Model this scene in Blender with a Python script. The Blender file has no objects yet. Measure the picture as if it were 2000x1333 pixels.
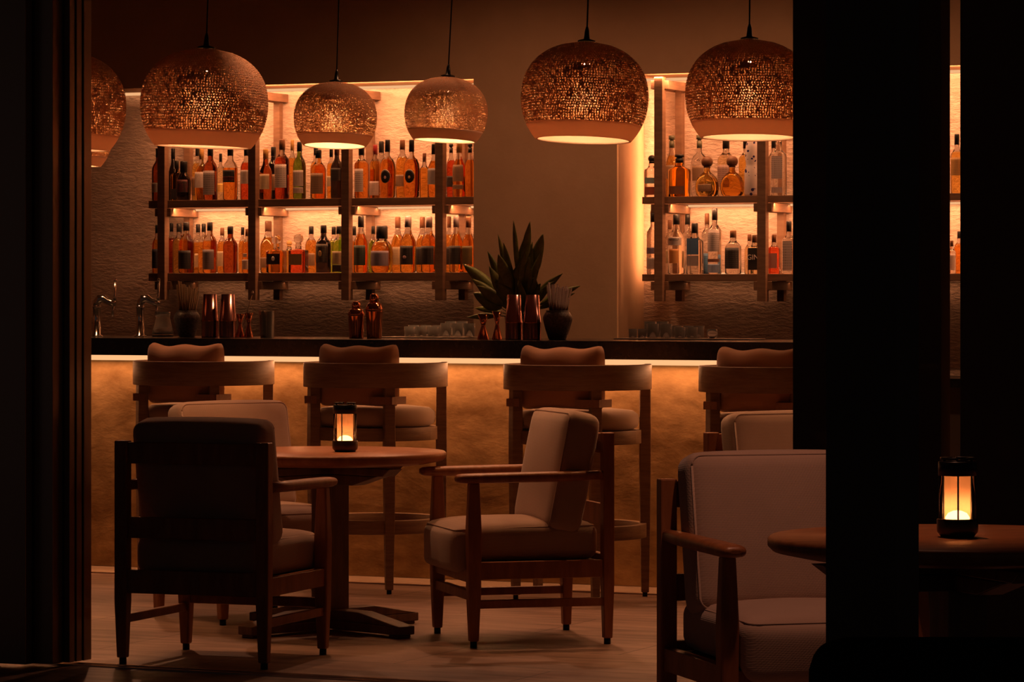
import bpy, bmesh, math, random
from mathutils import Vector, Matrix
R = math.radians
random.seed(7)
SC = bpy.context.scene
COL = SC.collection

# ---------------------------------------------------------------- camera, world, exposure
HC, F, YH = 1.30, 6750.0, 570.0           # eye height (m), focal length (px of 2000), horizon row
cam_d = bpy.data.cameras.new('camera'); cam = bpy.data.objects.new('camera', cam_d); COL.objects.link(cam)
cam.location = (0, 0, HC); cam.rotation_euler = (R(90), 0, 0)
cam_d.sensor_fit = 'HORIZONTAL'; cam_d.sensor_width = 36.0; cam_d.lens = F*36/2000
cam_d.shift_y = -(666.5-YH)/2000; cam_d.clip_start = 0.1; cam_d.clip_end = 100
SC.camera = cam
w = bpy.data.worlds.new('night'); SC.world = w; w.use_nodes = True
w.node_tree.nodes['Background'].inputs[0].default_value = (0.62, 0.45, 0.40, 1)
w.node_tree.nodes['Background'].inputs[1].default_value = 0.028
SC.view_settings.view_transform = 'Standard'; SC.view_settings.look = 'None'
SC.view_settings.gamma = 1.0; SC.view_settings.use_curve_mapping = False
SC.view_settings.exposure = 0.0
SC.cycles.use_denoising = True
SC.cycles.max_bounces = 10; SC.cycles.transmission_bounces = 8; SC.cycles.transparent_max_bounces = 12
SC.cycles.diffuse_bounces = 4; SC.cycles.glossy_bounces = 4
SC.cycles.caustics_reflective = False; SC.cycles.sample_clamp_indirect = 4.0
WARM = (1.0, 0.385, 0.155)
DIFF = (1.0, 0.50, 0.22)
LED_BAR, LED_COVE, LED_SHELF, BULB_BIG, BULB_SMALL, FLAME = 1.05, 0.9, 0.9, 1200.0, 2600.0, 55.0
W_BAR, W_COVE, W_UNDER, W_UP, W_ADDED_LOW, W_ADDED_FRONT, W_ADDED_FRONT2 = 6.6, 1.1, 1.3, 4.6, 0.16, 9.0, 5.5      # LED strips and added wash lights, watts per metre

# ---------------------------------------------------------------- bar-aligned coordinates
T = R(24.6); CT, ST = math.cos(T), math.sin(T)
OX, OY = -1.991, 16.31                     # foot of the bar front, far left
def B(u, v, z=0.0): return Vector((OX+u*CT+v*ST, OY-u*ST+v*CT, z))
def bu(px, v):                             # u of the point on plane v seen in column px
    m = (px-1000.0)/F
    return (m*(OY+v*CT)-OX-v*ST)/(CT+m*ST)
def bD(u, v): return OY-u*ST+v*CT
def bz(py, u, v): return HC-(py-YH)*bD(u, v)/F

# ---------------------------------------------------------------- materials
def new_mat(name):
    m = bpy.data.materials.new(name); m.use_nodes = True
    nt = m.node_tree; return m, nt, nt.nodes['Principled BSDF']
def N(nt, t, **kw):
    n = nt.nodes.new(t)
    for k, v in kw.items():
        if k.startswith('_'): setattr(n, k[1:], v)
        else: n.inputs[k.replace('_', ' ')].default_value = v
    return n
def col4(c): return (c[0], c[1], c[2], 1)
def mat(name, c1, c2=None, rough=0.6, metal=0.0, scale=(4, 4, 4), nscale=3.0, detail=5, bump=0.0, bscale=None, spec=0.5, lo=0.35, hi=0.65, coords='Object', dist=0.02):
    m, nt, b = new_mat(name)
    b.inputs['Roughness'].default_value = rough; b.inputs['Metallic'].default_value = metal
    b.inputs['Specular IOR Level'].default_value = spec
    if c2 is None and not bump:
        b.inputs['Base Color'].default_value = col4(c1); return m
    tc = N(nt, 'ShaderNodeTexCoord'); mp = N(nt, 'ShaderNodeMapping', Scale=scale)
    nt.links.new(tc.outputs[coords], mp.inputs[0])
    no = N(nt, 'ShaderNodeTexNoise', Scale=nscale, Detail=detail, Roughness=0.6)
    nt.links.new(mp.outputs[0], no.inputs['Vector'])
    cr = N(nt, 'ShaderNodeValToRGB')
    cr.color_ramp.elements[0].position = lo; cr.color_ramp.elements[0].color = col4(c1)
    cr.color_ramp.elements[1].position = hi; cr.color_ramp.elements[1].color = col4(c2 or c1)
    nt.links.new(no.outputs['Fac'], cr.inputs[0]); nt.links.new(cr.outputs[0], b.inputs['Base Color'])
    if bump:
        src = no
        if bscale:
            src = N(nt, 'ShaderNodeTexNoise', Scale=bscale, Detail=4, Roughness=0.6)
            nt.links.new(mp.outputs[0], src.inputs['Vector'])
        bp = N(nt, 'ShaderNodeBump', Strength=bump, Distance=dist)
        nt.links.new(src.outputs['Fac'], bp.inputs['Height']); nt.links.new(bp.outputs[0], b.inputs['Normal'])
    return m
def emit(name, c, s):
    m, nt, b = new_mat(name)
    b.inputs['Base Color'].default_value = (0.0, 0.0, 0.0, 1); b.inputs['Specular IOR Level'].default_value = 0.0
    b.inputs['Emission Color'].default_value = col4(c); b.inputs['Emission Strength'].default_value = s
    return m
def glass(name, c, rough=0.02, ior=1.35):
    m, nt, b = new_mat(name)
    b.inputs['Base Color'].default_value = col4(c); b.inputs['Transmission Weight'].default_value = 1.0
    b.inputs['Roughness'].default_value = rough; b.inputs['IOR'].default_value = ior
    return m
M = {}
M['wood'] = mat('teak', (0.25, 0.085, 0.030), (0.37, 0.14, 0.052), 0.42, scale=(6, 6, 1.2), nscale=5, bump=0.05)
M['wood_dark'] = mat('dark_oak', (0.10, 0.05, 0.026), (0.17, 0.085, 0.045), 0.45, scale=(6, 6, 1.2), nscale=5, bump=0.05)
M['oak'] = mat('oak', (0.21, 0.125, 0.07), (0.31, 0.20, 0.118), 0.5, scale=(3, 3, 22), nscale=3, bump=0.06)
M['shelf_wood'] = mat('shelf_oak', (0.19, 0.100, 0.058), (0.26, 0.145, 0.085), 0.6, scale=(3, 3, 18), nscale=3, bump=0.05)
M['table_wood'] = mat('table_teak', (0.26, 0.095, 0.035), (0.38, 0.15, 0.06), 0.40, spec=0.3, scale=(2.5, 16, 4), nscale=2.5, bump=0.03)
M['black_metal'] = mat('black_metal', (0.012, 0.011, 0.010), None, 0.35, 0.6)
M['frame'] = mat('dark_bronze_frame', (0.30, 0.22, 0.18), None, 0.30, 0.85)
M['black'] = mat('black_paint', (0.11, 0.092, 0.082), None, 0.6, spec=0.2)
M['black_fabric'] = mat('black_fabric', (0.012, 0.010, 0.009), (0.018, 0.015, 0.013), 0.9, spec=0.1, nscale=60)
M['counter'] = mat('black_stone', (0.010, 0.009, 0.009), (0.018, 0.016, 0.015), 0.25, nscale=8)
M['steel'] = mat('chrome', (0.75, 0.72, 0.70), None, 0.14, 1.0)
M['copper'] = mat('copper', (0.66, 0.27, 0.14), None, 0.11, 1.0)
M['rose'] = mat('rose_copper', (0.70, 0.36, 0.36), None, 0.18, 1.0)
M['leather'] = mat('tan_leather', (0.30, 0.15, 0.08), (0.36, 0.19, 0.10), 0.55, nscale=30)
M['leaf'] = mat('leaf', (0.10, 0.12, 0.02), (0.19, 0.21, 0.045), 0.45, nscale=7)
M['stem'] = mat('stem', (0.09, 0.12, 0.03), None, 0.5)
M['jar'] = mat('dark_glazed_jar', (0.020, 0.018, 0.022), (0.10, 0.085, 0.095), 0.35, nscale=26, bump=0.2)
M['straw'] = mat('bamboo_straw', (0.26, 0.155, 0.07), (0.36, 0.22, 0.10), 0.6, nscale=14)
M['straw_dark'] = mat('dark_straw', (0.075, 0.030, 0.022), (0.12, 0.052, 0.034), 0.5, nscale=14)
M['clear'] = glass('clear_glass', (0.96, 0.95, 0.93), 0.02, 1.30)
M['thin'] = glass('tumbler_glass', (0.97, 0.96, 0.95), 0.05, 1.45); M['thin'].node_tree.nodes['Principled BSDF'].inputs['Transmission Weight'].default_value = 0.92
M['led_bar'] = emit('led_bar', DIFF, LED_BAR)
M['led_cove'] = emit('led_cove', DIFF, LED_COVE)
M['led_shelf'] = emit('led_shelf', DIFF, LED_SHELF)
M['bulb_big'] = emit('bulb_glow', (1.0, 0.43, 0.17), BULB_BIG)
M['bulb_small'] = emit('bulb_glow_small', (1.0, 0.43, 0.17), BULB_SMALL)
M['flame'] = emit('lantern_glow', (1.0, 0.50, 0.20), FLAME)
M['porcelain'] = mat('porcelain', (0.62, 0.52, 0.46), None, 0.55)
M['brass'] = mat('dark_brass', (0.10, 0.06, 0.035), None, 0.35, 0.8)

def fabric(name, c, weave=420.0):
    m, nt, b = new_mat(name)
    b.inputs['Roughness'].default_value = 0.95; b.inputs['Specular IOR Level'].default_value = 0.1
    b.inputs['Sheen Weight'].default_value = 0.35
    tc = N(nt, 'ShaderNodeTexCoord')
    wx = N(nt, 'ShaderNodeTexWave', Scale=weave/6.28, Distortion=0.6); wx.bands_direction = 'Z'
    wy = N(nt, 'ShaderNodeTexWave', Scale=weave/6.28, Distortion=0.6); wy.bands_direction = 'DIAGONAL'
    no = N(nt, 'ShaderNodeTexNoise', Scale=9, Detail=4)
    for n in (wx, wy, no): nt.links.new(tc.outputs['Object'], n.inputs['Vector'])
    ad = N(nt, 'ShaderNodeMath', _operation='ADD'); nt.links.new(wx.outputs['Fac'], ad.inputs[0]); nt.links.new(wy.outputs['Fac'], ad.inputs[1])
    cr = N(nt, 'ShaderNodeMixRGB', _blend_type='MIX'); cr.inputs[1].default_value = col4([x*0.86 for x in c]); cr.inputs[2].default_value = col4([x*1.1 for x in c])
    nt.links.new(no.outputs['Fac'], cr.inputs[0]); nt.links.new(cr.outputs[0], b.inputs['Base Color'])
    bp = N(nt, 'ShaderNodeBump', Strength=0.2, Distance=0.0008); nt.links.new(ad.outputs[0], bp.inputs['Height']); nt.links.new(bp.outputs[0], b.inputs['Normal'])
    return m
M['fabric'] = fabric('beige_weave', (0.46, 0.325, 0.255))
M['fabric_stool'] = fabric('tan_weave', (0.50, 0.36, 0.25))
M['pillow'] = fabric('brown_velour', (0.52, 0.28, 0.15), 700)

def plaster(name, c1, c2, scale, nscale, bump, bscale, dist, rough=0.85, band=None):
    """Troweled plaster in the wall's own directions (u along, z up)."""
    m, nt, b = new_mat(name); b.inputs['Roughness'].default_value = rough; b.inputs['Specular IOR Level'].default_value = 0.25
    tc = N(nt, 'ShaderNodeTexCoord'); mp = N(nt, 'ShaderNodeMapping', Scale=scale)
    nt.links.new(tc.outputs['Object'], mp.inputs[0])
    no = N(nt, 'ShaderNodeTexNoise', Scale=nscale, Detail=6, Roughness=0.62); nt.links.new(mp.outputs[0], no.inputs['Vector'])
    cr = N(nt, 'ShaderNodeValToRGB'); cr.color_ramp.elements[0].position = 0.36; cr.color_ramp.elements[1].position = 0.66
    cr.color_ramp.elements[0].color = col4(c1); cr.color_ramp.elements[1].color = col4(c2)
    nt.links.new(no.outputs['Fac'], cr.inputs[0]); nt.links.new(cr.outputs[0], b.inputs['Base Color'])
    n2 = N(nt, 'ShaderNodeTexNoise', Scale=bscale, Detail=5, Roughness=0.6, Distortion=0.2); nt.links.new(mp.outputs[0], n2.inputs['Vector'])
    bp = N(nt, 'ShaderNodeBump', Strength=bump, Distance=dist)
    nt.links.new(n2.outputs['Fac'], bp.inputs['Height']); nt.links.new(bp.outputs[0], b.inputs['Normal'])
    return m
M['niche'] = plaster('rough_plaster', (0.55, 0.42, 0.345), (0.72, 0.57, 0.48), (10, 10, 30), 1.2, 0.8, 2.4, 0.016)
M['smooth'] = plaster('smooth_plaster', (0.52, 0.355, 0.225), (0.58, 0.40, 0.26), (1, 1, 1), 3, 0.12, 40, 0.01)
M['barfront'] = plaster('mottled_plaster', (0.26, 0.155, 0.062), (0.62, 0.425, 0.205), (1.2, 1.2, 2.2), 2.6, 0.22, 3.2, 0.03)
M['ceiling'] = plaster('ceiling_plaster', (0.16, 0.12, 0.09), (0.18, 0.135, 0.10), (1, 1, 1), 3, 0.05, 20, 0.01)

def floor_mat():
    m, nt, b = new_mat('streaked_stone'); b.inputs['Roughness'].default_value = 0.5; b.inputs['Specular IOR Level'].default_value = 0.35
    tc = N(nt, 'ShaderNodeTexCoord'); mp = N(nt, 'ShaderNodeMapping', Rotation=(0, 0, T))
    nt.links.new(tc.outputs['Object'], mp.inputs[0])
    m2 = N(nt, 'ShaderNodeMapping', Scale=(0.9, 5.5, 1)); nt.links.new(mp.outputs[0], m2.inputs[0])
    no = N(nt, 'ShaderNodeTexNoise', Scale=2.4, Detail=8, Roughness=0.65, Distortion=0.4); nt.links.new(m2.outputs[0], no.inputs['Vector'])
    cr = N(nt, 'ShaderNodeValToRGB')
    cr.color_ramp.elements[0].position = 0.33; cr.color_ramp.elements[0].color = (0.17, 0.108, 0.08, 1)
    cr.color_ramp.elements[1].position = 0.68; cr.color_ramp.elements[1].color = (0.40, 0.265, 0.205, 1)
    nt.links.new(no.outputs['Fac'], cr.inputs[0])
    br = N(nt, 'ShaderNodeTexBrick', Scale=1.0, Mortar_Size=0.004, Brick_Width=1.2, Row_Height=0.6)
    br.inputs['Color1'].default_value = (1, 1, 1, 1); br.inputs['Color2'].default_value = (0.86, 0.86, 0.86, 1); br.inputs['Mortar'].default_value = (0.35, 0.33, 0.3, 1)
    nt.links.new(mp.outputs[0], br.inputs['Vector'])
    mx = N(nt, 'ShaderNodeMixRGB', _blend_type='MULTIPLY', Fac=1.0); nt.links.new(cr.outputs[0], mx.inputs[1]); nt.links.new(br.outputs['Color'], mx.inputs[2])
    nt.links.new(mx.outputs[0], b.inputs['Base Color'])
    bp = N(nt, 'ShaderNodeBump', Strength=0.15, Distance=0.01); nt.links.new(no.outputs['Fac'], bp.inputs['Height']); nt.links.new(bp.outputs[0], b.inputs['Normal'])
    return m
M['floor'] = floor_mat()
M['pale_stone'] = mat('pale_stone', (0.40, 0.29, 0.20), (0.48, 0.36, 0.26), 0.6, nscale=3)

def porous(name, c, trans):
    """Sponge-like ceramic: thousands of round pores, some of them clogged."""
    m, nt, b = new_mat(name); out = nt.nodes['Material Output']
    b.inputs['Roughness'].default_value = 0.8
    tc = N(nt, 'ShaderNodeTexCoord'); nm = N(nt, 'ShaderNodeVectorMath', _operation='NORMALIZE')
    nt.links.new(tc.outputs['Object'], nm.inputs[0])
    jn = N(nt, 'ShaderNodeTexNoise', Scale=24.0, Detail=2); nt.links.new(nm.outputs[0], jn.inputs['Vector'])
    js = N(nt, 'ShaderNodeVectorMath', _operation='SUBTRACT'); js.inputs[1].default_value = (.5, .5, .5); nt.links.new(jn.outputs['Color'], js.inputs[0])
    jm = N(nt, 'ShaderNodeVectorMath', _operation='SCALE'); jm.inputs['Scale'].default_value = 0.06; nt.links.new(js.outputs[0], jm.inputs[0])
    ja = N(nt, 'ShaderNodeVectorMath', _operation='ADD'); nt.links.new(nm.outputs[0], ja.inputs[0]); nt.links.new(jm.outputs[0], ja.inputs[1])
    jj = N(nt, 'ShaderNodeVectorMath', _operation='NORMALIZE'); nt.links.new(ja.outputs[0], jj.inputs[0])
    xyz = N(nt, 'ShaderNodeSeparateXYZ'); nt.links.new(jj.outputs[0], xyz.inputs[0])
    def mth(op, a, b=None):
        n = N(nt, 'ShaderNodeMath', _operation=op)
        for i, v in enumerate((a, b)):
            if v is None: continue
            if isinstance(v, (int, float)): n.inputs[i].default_value = v
            else: nt.links.new(v, n.inputs[i])
        return n.outputs[0]
    DEL = 0.042
    tv = mth('DIVIDE', mth('ARCCOSINE', xyz.outputs[2]), DEL)
    row = mth('FLOOR', tv); fv = mth('FRACT', tv)
    cnt = mth('ROUND', mth('MULTIPLY', mth('SINE', mth('MULTIPLY', mth('ADD', row, 0.5), DEL)), 2*math.pi/DEL))
    az = mth('DIVIDE', mth('ADD', mth('ARCTAN2', xyz.outputs[1], xyz.outputs[0]), math.pi), 2*math.pi)
    uu = mth('ADD', mth('MULTIPLY', az, cnt), mth('MULTIPLY', mth('MODULO', row, 2.0), 0.5))
    fu = mth('FRACT', uu)
    dd = mth('SQRT', mth('ADD', mth('POWER', mth('SUBTRACT', fu, 0.5), 2.0), mth('POWER', mth('SUBTRACT', fv, 0.5), 2.0)))
    lt = N(nt, 'ShaderNodeMath', _operation='LESS_THAN'); lt.inputs[1].default_value = 0.335; nt.links.new(dd, lt.inputs[0])
    cmb = N(nt, 'ShaderNodeCombineXYZ'); nt.links.new(mth('FLOOR', uu), cmb.inputs[0]); nt.links.new(row, cmb.inputs[1])
    wn = N(nt, 'ShaderNodeTexWhiteNoise'); nt.links.new(cmb.outputs[0], wn.inputs['Vector'])
    cl_ = N(nt, 'ShaderNodeTexNoise', Scale=6.0, Detail=3); nt.links.new(nm.outputs[0], cl_.inputs['Vector'])
    gt = N(nt, 'ShaderNodeMath', _operation='GREATER_THAN'); gt.inputs[1].default_value = 0.52
    nt.links.new(mth('ADD', mth('MULTIPLY', wn.outputs['Value'], 0.45), cl_.outputs['Fac']), gt.inputs[0])
    mu = N(nt, 'ShaderNodeMath', _operation='MULTIPLY'); nt.links.new(lt.outputs[0], mu.inputs[0]); nt.links.new(gt.outputs[0], mu.inputs[1])
    no = N(nt, 'ShaderNodeTexNoise', Scale=9.0, Detail=5); nt.links.new(nm.outputs[0], no.inputs['Vector'])
    cr = N(nt, 'ShaderNodeMixRGB'); cr.inputs[1].default_value = col4([x*0.62 for x in c]); cr.inputs[2].default_value = col4(c)
    nt.links.new(no.outputs['Fac'], cr.inputs[0]); nt.links.new(cr.outputs[0], b.inputs['Base Color'])
    bp = N(nt, 'ShaderNodeBump', Strength=0.9, Distance=0.004); nt.links.new(dd, bp.inputs['Height']); nt.links.new(bp.outputs[0], b.inputs['Normal'])
    tl = N(nt, 'ShaderNodeBsdfTranslucent'); tl.inputs[0].default_value = (0.85, 0.45, 0.22, 1)
    mb_ = N(nt, 'ShaderNodeMixShader', Fac=trans); nt.links.new(b.outputs[0], mb_.inputs[1]); nt.links.new(tl.outputs[0], mb_.inputs[2])
    tr = N(nt, 'ShaderNodeBsdfTransparent'); mx = N(nt, 'ShaderNodeMixShader')
    nt.links.new(mu.outputs[0], mx.inputs[0]); nt.links.new(mb_.outputs[0], mx.inputs[1]); nt.links.new(tr.outputs[0], mx.inputs[2])
    nt.links.new(mx.outputs[0], out.inputs['Surface'])
    return m
def thin_porcelain():
    m, nt, b = new_mat('thin_porcelain'); b.inputs['Base Color'].default_value = (0.66, 0.53, 0.45, 1); b.inputs['Roughness'].default_value = 0.55
    tl = N(nt, 'ShaderNodeBsdfTranslucent'); tl.inputs[0].default_value = (0.80, 0.52, 0.36, 1); mx = N(nt, 'ShaderNodeMixShader', Fac=0.4)
    nt.links.new(b.outputs[0], mx.inputs[1]); nt.links.new(tl.outputs[0], mx.inputs[2]); nt.links.new(mx.outputs[0], nt.nodes['Material Output'].inputs['Surface']); return m
M['rim'] = thin_porcelain()
M['porous'] = porous('porous_ceramic', (0.62, 0.42, 0.30), 0.26); M['porous_in'] = porous('porous_ceramic_inside', (0.80, 0.70, 0.60), 0.28); M['porous_small'] = porous('porous_ceramic_thin', (0.62, 0.40, 0.27), 0.55)

_lab = {}
def label_mat(c, ink):
    k = (c, ink)
    if k in _lab: return _lab[k]
    m, nt, b = new_mat('bottle_label'); b.inputs['Roughness'].default_value = 0.6
    tc = N(nt, 'ShaderNodeTexCoord'); mp = N(nt, 'ShaderNodeMapping', Scale=(36, 36, 1)); nt.links.new(tc.outputs['Generated'], mp.inputs[0])
    no = N(nt, 'ShaderNodeTexNoise', Scale=1.0, Detail=2); nt.links.new(mp.outputs[0], no.inputs['Vector'])
    sp = N(nt, 'ShaderNodeSeparateXYZ'); nt.links.new(tc.outputs['Generated'], sp.inputs[0])
    m1 = N(nt, 'ShaderNodeMath', _operation='MULTIPLY'); m1.inputs[1].default_value = 11.0; nt.links.new(sp.outputs[2], m1.inputs[0])
    fr = N(nt, 'ShaderNodeMath', _operation='FRACT'); nt.links.new(m1.outputs[0], fr.inputs[0])
    g1 = N(nt, 'ShaderNodeMath', _operation='GREATER_THAN'); g1.inputs[1].default_value = 0.62; nt.links.new(fr.outputs[0], g1.inputs[0])
    g2 = N(nt, 'ShaderNodeMath', _operation='GREATER_THAN'); g2.inputs[1].default_value = 0.53; nt.links.new(no.outputs['Fac'], g2.inputs[0])
    mu = N(nt, 'ShaderNodeMath', _operation='MULTIPLY'); nt.links.new(g1.outputs[0], mu.inputs[0]); nt.links.new(g2.outputs[0], mu.inputs[1])
    mx = N(nt, 'ShaderNodeMixRGB'); mx.inputs[1].default_value = col4(c); mx.inputs[2].default_value = col4(ink)
    nt.links.new(mu.outputs[0], mx.inputs[0]); nt.links.new(mx.outputs[0], b.inputs['Base Color'])
    _lab[k] = m; return m
_gl = {}
def liquid(c):
    if c not in _gl: _gl[c] = glass('bottle_glass', c, 0.03, 1.36)
    return _gl[c]
_pl = {}
def plain(c, rough=0.45):
    if c not in _pl: _pl[c] = mat('cap_finish', c, None, rough)
    return _pl[c]

# ---------------------------------------------------------------- mesh helpers
class MB:
    def __init__(s): s.bm = bmesh.new(); s.mi = 0
    def face(s, vs, smooth=False):
        try:
            f = s.bm.faces.new(vs); f.smooth = smooth; f.material_index = s.mi; return f
        except ValueError: return None
    def hexa(s, p):                         # 8 corners: bottom 4 (ccw), top 4
        v = [s.bm.verts.new(q) for q in p]
        for a in ((3, 2, 1, 0), (4, 5, 6, 7), (0, 1, 5, 4), (1, 2, 6, 5), (2, 3, 7, 6), (3, 0, 4, 7)): s.face([v[i] for i in a])
        return s
    def box(s, x0, x1, y0, y1, z0, z1):
        return s.hexa([(x0, y0, z0), (x1, y0, z0), (x1, y1, z0), (x0, y1, z0), (x0, y0, z1), (x1, y0, z1), (x1, y1, z1), (x0, y1, z1)])
    def post(s, x, y, secs):                # rectangular section changing with height: (z, half_x, half_y, dx, dy)
        rings = []
        for q in secs:
            z, a, b = q[:3]; dx, dy = (q[3], q[4]) if len(q) > 3 else (0, 0)
            rings.append([s.bm.verts.new((x+dx+i*a, y+dy+j*b, z)) for i, j in ((-1, -1), (1, -1), (1, 1), (-1, 1))])
        s.face(rings[0][::-1]); s.face(rings[-1])
        for r0, r1 in zip(rings, rings[1:]):
            for i in range(4): s.face([r0[i], r0[(i+1) % 4], r1[(i+1) % 4], r1[i]])
        return s
    def lathe(s, prof, seg=24, n=2.0, sy=1.0, a0=0.0, a1=None, mats=None, off=(0, 0, 0)):
        full = a1 is None
        cnt = seg if full else seg+1
        def pt(r, z, k):
            a = a0 + (2*math.pi*k/seg if full else (a1-a0)*k/seg)
            c, d = math.cos(a), math.sin(a)
            if n != 2.0:
                q = (abs(c)**n+abs(d)**n)**(-1.0/n); c, d = c*q, d*q
            return (off[0]+r*c, off[1]+r*d*sy, off[2]+z)
        rings = []
        for r, z in prof:
            if r < 1e-6: rings.append([s.bm.verts.new((off[0], off[1], off[2]+z))])
            else: rings.append([s.bm.verts.new(pt(r, z, k)) for k in range(cnt)])
        for q, (r0, r1) in enumerate(zip(rings, rings[1:])):
            if mats: s.mi = mats[q]
            for k in range(seg):
                k2 = (k+1) % cnt if full else k+1
                if len(r0) == 1 and len(r1) == 1: continue
                if len(r0) == 1: s.face([r0[0], r1[k2], r1[k]], True)
                elif len(r1) == 1: s.face([r0[k], r0[k2], r1[0]], True)
                else: s.face([r0[k], r0[k2], r1[k2], r1[k]], True)
        return s
    def arcbox(s, r0, r1, z0, z1, a0, a1, n=32):
        rings = []
        for k in range(n+1):
            a = a0+(a1-a0)*k/n; c, d = math.cos(a), math.sin(a)
            rings.append([s.bm.verts.new(q) for q in ((r0*c, r0*d, z0), (r1*c, r1*d, z0), (r1*c, r1*d, z1), (r0*c, r0*d, z1))])
        closed = abs(abs(a1-a0)-2*math.pi) < 1e-6
        if not closed: s.face(rings[0][::-1]); s.face(rings[-1])
        for q0, q1 in zip(rings, rings[1:]):
            for i in range(4):
                f = s.face([q0[i], q0[(i+1) % 4], q1[(i+1) % 4], q1[i]], True)
        return s
    def tube(s, pts, rad, seg=10, flat=1.0):
        pts = [Vector(p) for p in pts]; rs = rad if isinstance(rad, (list, tuple)) else [rad]*len(pts)
        rings = []; up = Vector((0.13, 0.21, 1)).normalized()
        for i, p in enumerate(pts):
            t = (pts[min(i+1, len(pts)-1)]-pts[max(i-1, 0)]).normalized()
            a = t.cross(up)
            if a.length < 1e-3: a = t.cross(Vector((1, 0, 0)))
            a.normalize(); b = t.cross(a).normalized()
            rings.append([s.bm.verts.new(p+rs[i]*(math.cos(2*math.pi*k/seg)*a+flat*math.sin(2*math.pi*k/seg)*b)) for k in range(seg)])
        s.face(rings[0][::-1]); s.face(rings[-1])
        for r0, r1 in zip(rings, rings[1:]):
            for k in range(seg): s.face([r0[k], r0[(k+1) % seg], r1[(k+1) % seg], r1[k]], True)
        return s
    def rbox(s, cx, cy, cz, w, d, h, r, n=10, puff=(0, 0, 0), fn=None):
        """Soft cushion: rounded box; puff swells the middle of each pair of faces; fn reshapes points."""
        hw, hd, hh = w/2, d/2, h/2
        def put(x, y, z):
            p = Vector((x*hw, y*hd, z*hh))
            q = Vector((max(-hw+r, min(hw-r, p.x)), max(-hd+r, min(hd-r, p.y)), max(-hh+r, min(hh-r, p.z))))
            dlt = p-q
            if dlt.length > 1e-9: p = q+dlt.normalized()*r
            p.x += puff[0]*(1 if x > 0 else -1)*(1-y*y)*(1-z*z)*(abs(x) == 1)
            p.y += puff[1]*(1 if y > 0 else -1)*(1-x*x)*(1-z*z)*(abs(y) == 1)
            p.z += puff[2]*(1 if z > 0 else -1)*(1-x*x)*(1-y*y)*(abs(z) == 1)
            if fn: p = fn(p)
            return p+Vector((cx, cy, cz))
        g = [math.sin(math.pi/2*(2*i/n-1)) if False else (2*i/n-1) for i in range(n+1)]
        # denser near the edges so the rounding is smooth
        g = [(1 if t > 0 else -1)*(1-(1-abs(t))**1.8) for t in g]
        cache = {}
        def vert(i, j, k):
            key = (i, j, k)
            if key not in cache: cache[key] = s.bm.verts.new(put(g[i], g[j], g[k]))
            return cache[key]
        for a in range(n):
            for b in range(n):
                for side in (0, n):
                    q = [vert(a, b, side), vert(a+1, b, side), vert(a+1, b+1, side), vert(a, b+1, side)]; s.face(q if side else q[::-1], True)
                    q = [vert(a, side, b), vert(a+1, side, b), vert(a+1, side, b+1), vert(a, side, b+1)]; s.face(q[::-1] if side else q, True)
                    q = [vert(side, a, b), vert(side, a+1, b), vert(side, a+1, b+1), vert(side, a, b+1)]; s.face(q if side else q[::-1], True)
        return s
    def xf(s, mtx):
        bmesh.ops.transform(s.bm, matrix=mtx, verts=s.bm.verts); return s
    def build(s, name, mats, parent=None, bevel=0.0, kind=None):
        bmesh.ops.recalc_face_normals(s.bm, faces=s.bm.faces)
        me = bpy.data.meshes.new(name); s.bm.to_mesh(me); s.bm.free()
        for m in (mats if isinstance(mats, (list, tuple)) else [mats]): me.materials.append(m)
        o = bpy.data.objects.new(name, me); COL.objects.link(o)
        if parent: o.parent = parent
        if bevel:
            b = o.modifiers.new('bevel', 'BEVEL'); b.width = bevel; b.segments = 2; b.limit_method = 'ANGLE'; b.angle_limit = R(40)
        if kind: o['kind'] = kind
        return o
def tag(o, label, cat, group=None):
    o['label'] = label; o['category'] = cat
    if group: o['group'] = group
    return o
def thing(name, label, cat, loc=(0, 0, 0), rz=0.0, group=None):
    o = bpy.data.objects.new(name, None); o.empty_display_size = 0.1; COL.objects.link(o)
    o.location = loc; o.rotation_euler = (0, 0, rz); return tag(o, label, cat, group)
def bthing(name, label, cat, u, v, z, group=None, rz=0.0): return thing(name, label, cat, B(u, v, z), -T+rz, group)
def kids(o): return [c for c in bpy.data.objects if c.parent == o]
def dup(o, parent=None):
    c = o.copy(); COL.objects.link(c)
    if parent: c.parent = parent
    for ch in kids(o): dup(ch, c)
    return c
def struct(mb, name, m, bevel=0.0, loc=None, rz=None):
    o = mb.build(name, m, None, bevel, 'structure')
    if loc is not None: o.location = loc
    if rz is not None: o.rotation_euler = (0, 0, rz)
    return o

# ================================================================ THE SETTING
VN, VC, ZS, ZC = 2.20, 1.85, 2.38, 3.05      # niche wall, column face, niche soffit, ceiling
ORG = B(0, 0, 0)
struct(MB().box(-7, 8, 3.0, 21.5, -0.1, 0), 'floor', M['floor'])
struct(MB().box(-7, 8, 3.0, 21.5, ZC, ZC+0.1), 'ceiling', M['ceiling'])
struct(MB().box(-2.2, 6.0, VN, VN+0.1, 0, ZC), 'wall_back', M['niche'], loc=ORG, rz=-T)
uc0, uc1 = bu(925, VC), bu(1205, VC)
struct(MB().box(-2.2, 6.0, VC, VN, ZS, ZC).box(uc0, uc1, VC, VN, 0, ZS), 'wall_column', M['smooth'], loc=ORG, rz=-T)
struct(MB().box(-2.3, -2.2, -3.6, VN+0.1, 0, ZC), 'wall_left', M['smooth'], loc=ORG, rz=-T)
struct(MB().box(6.0, 6.1, -3.6, VN+0.1, 0, ZC), 'wall_right', M['smooth'], loc=ORG, rz=-T)
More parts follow.
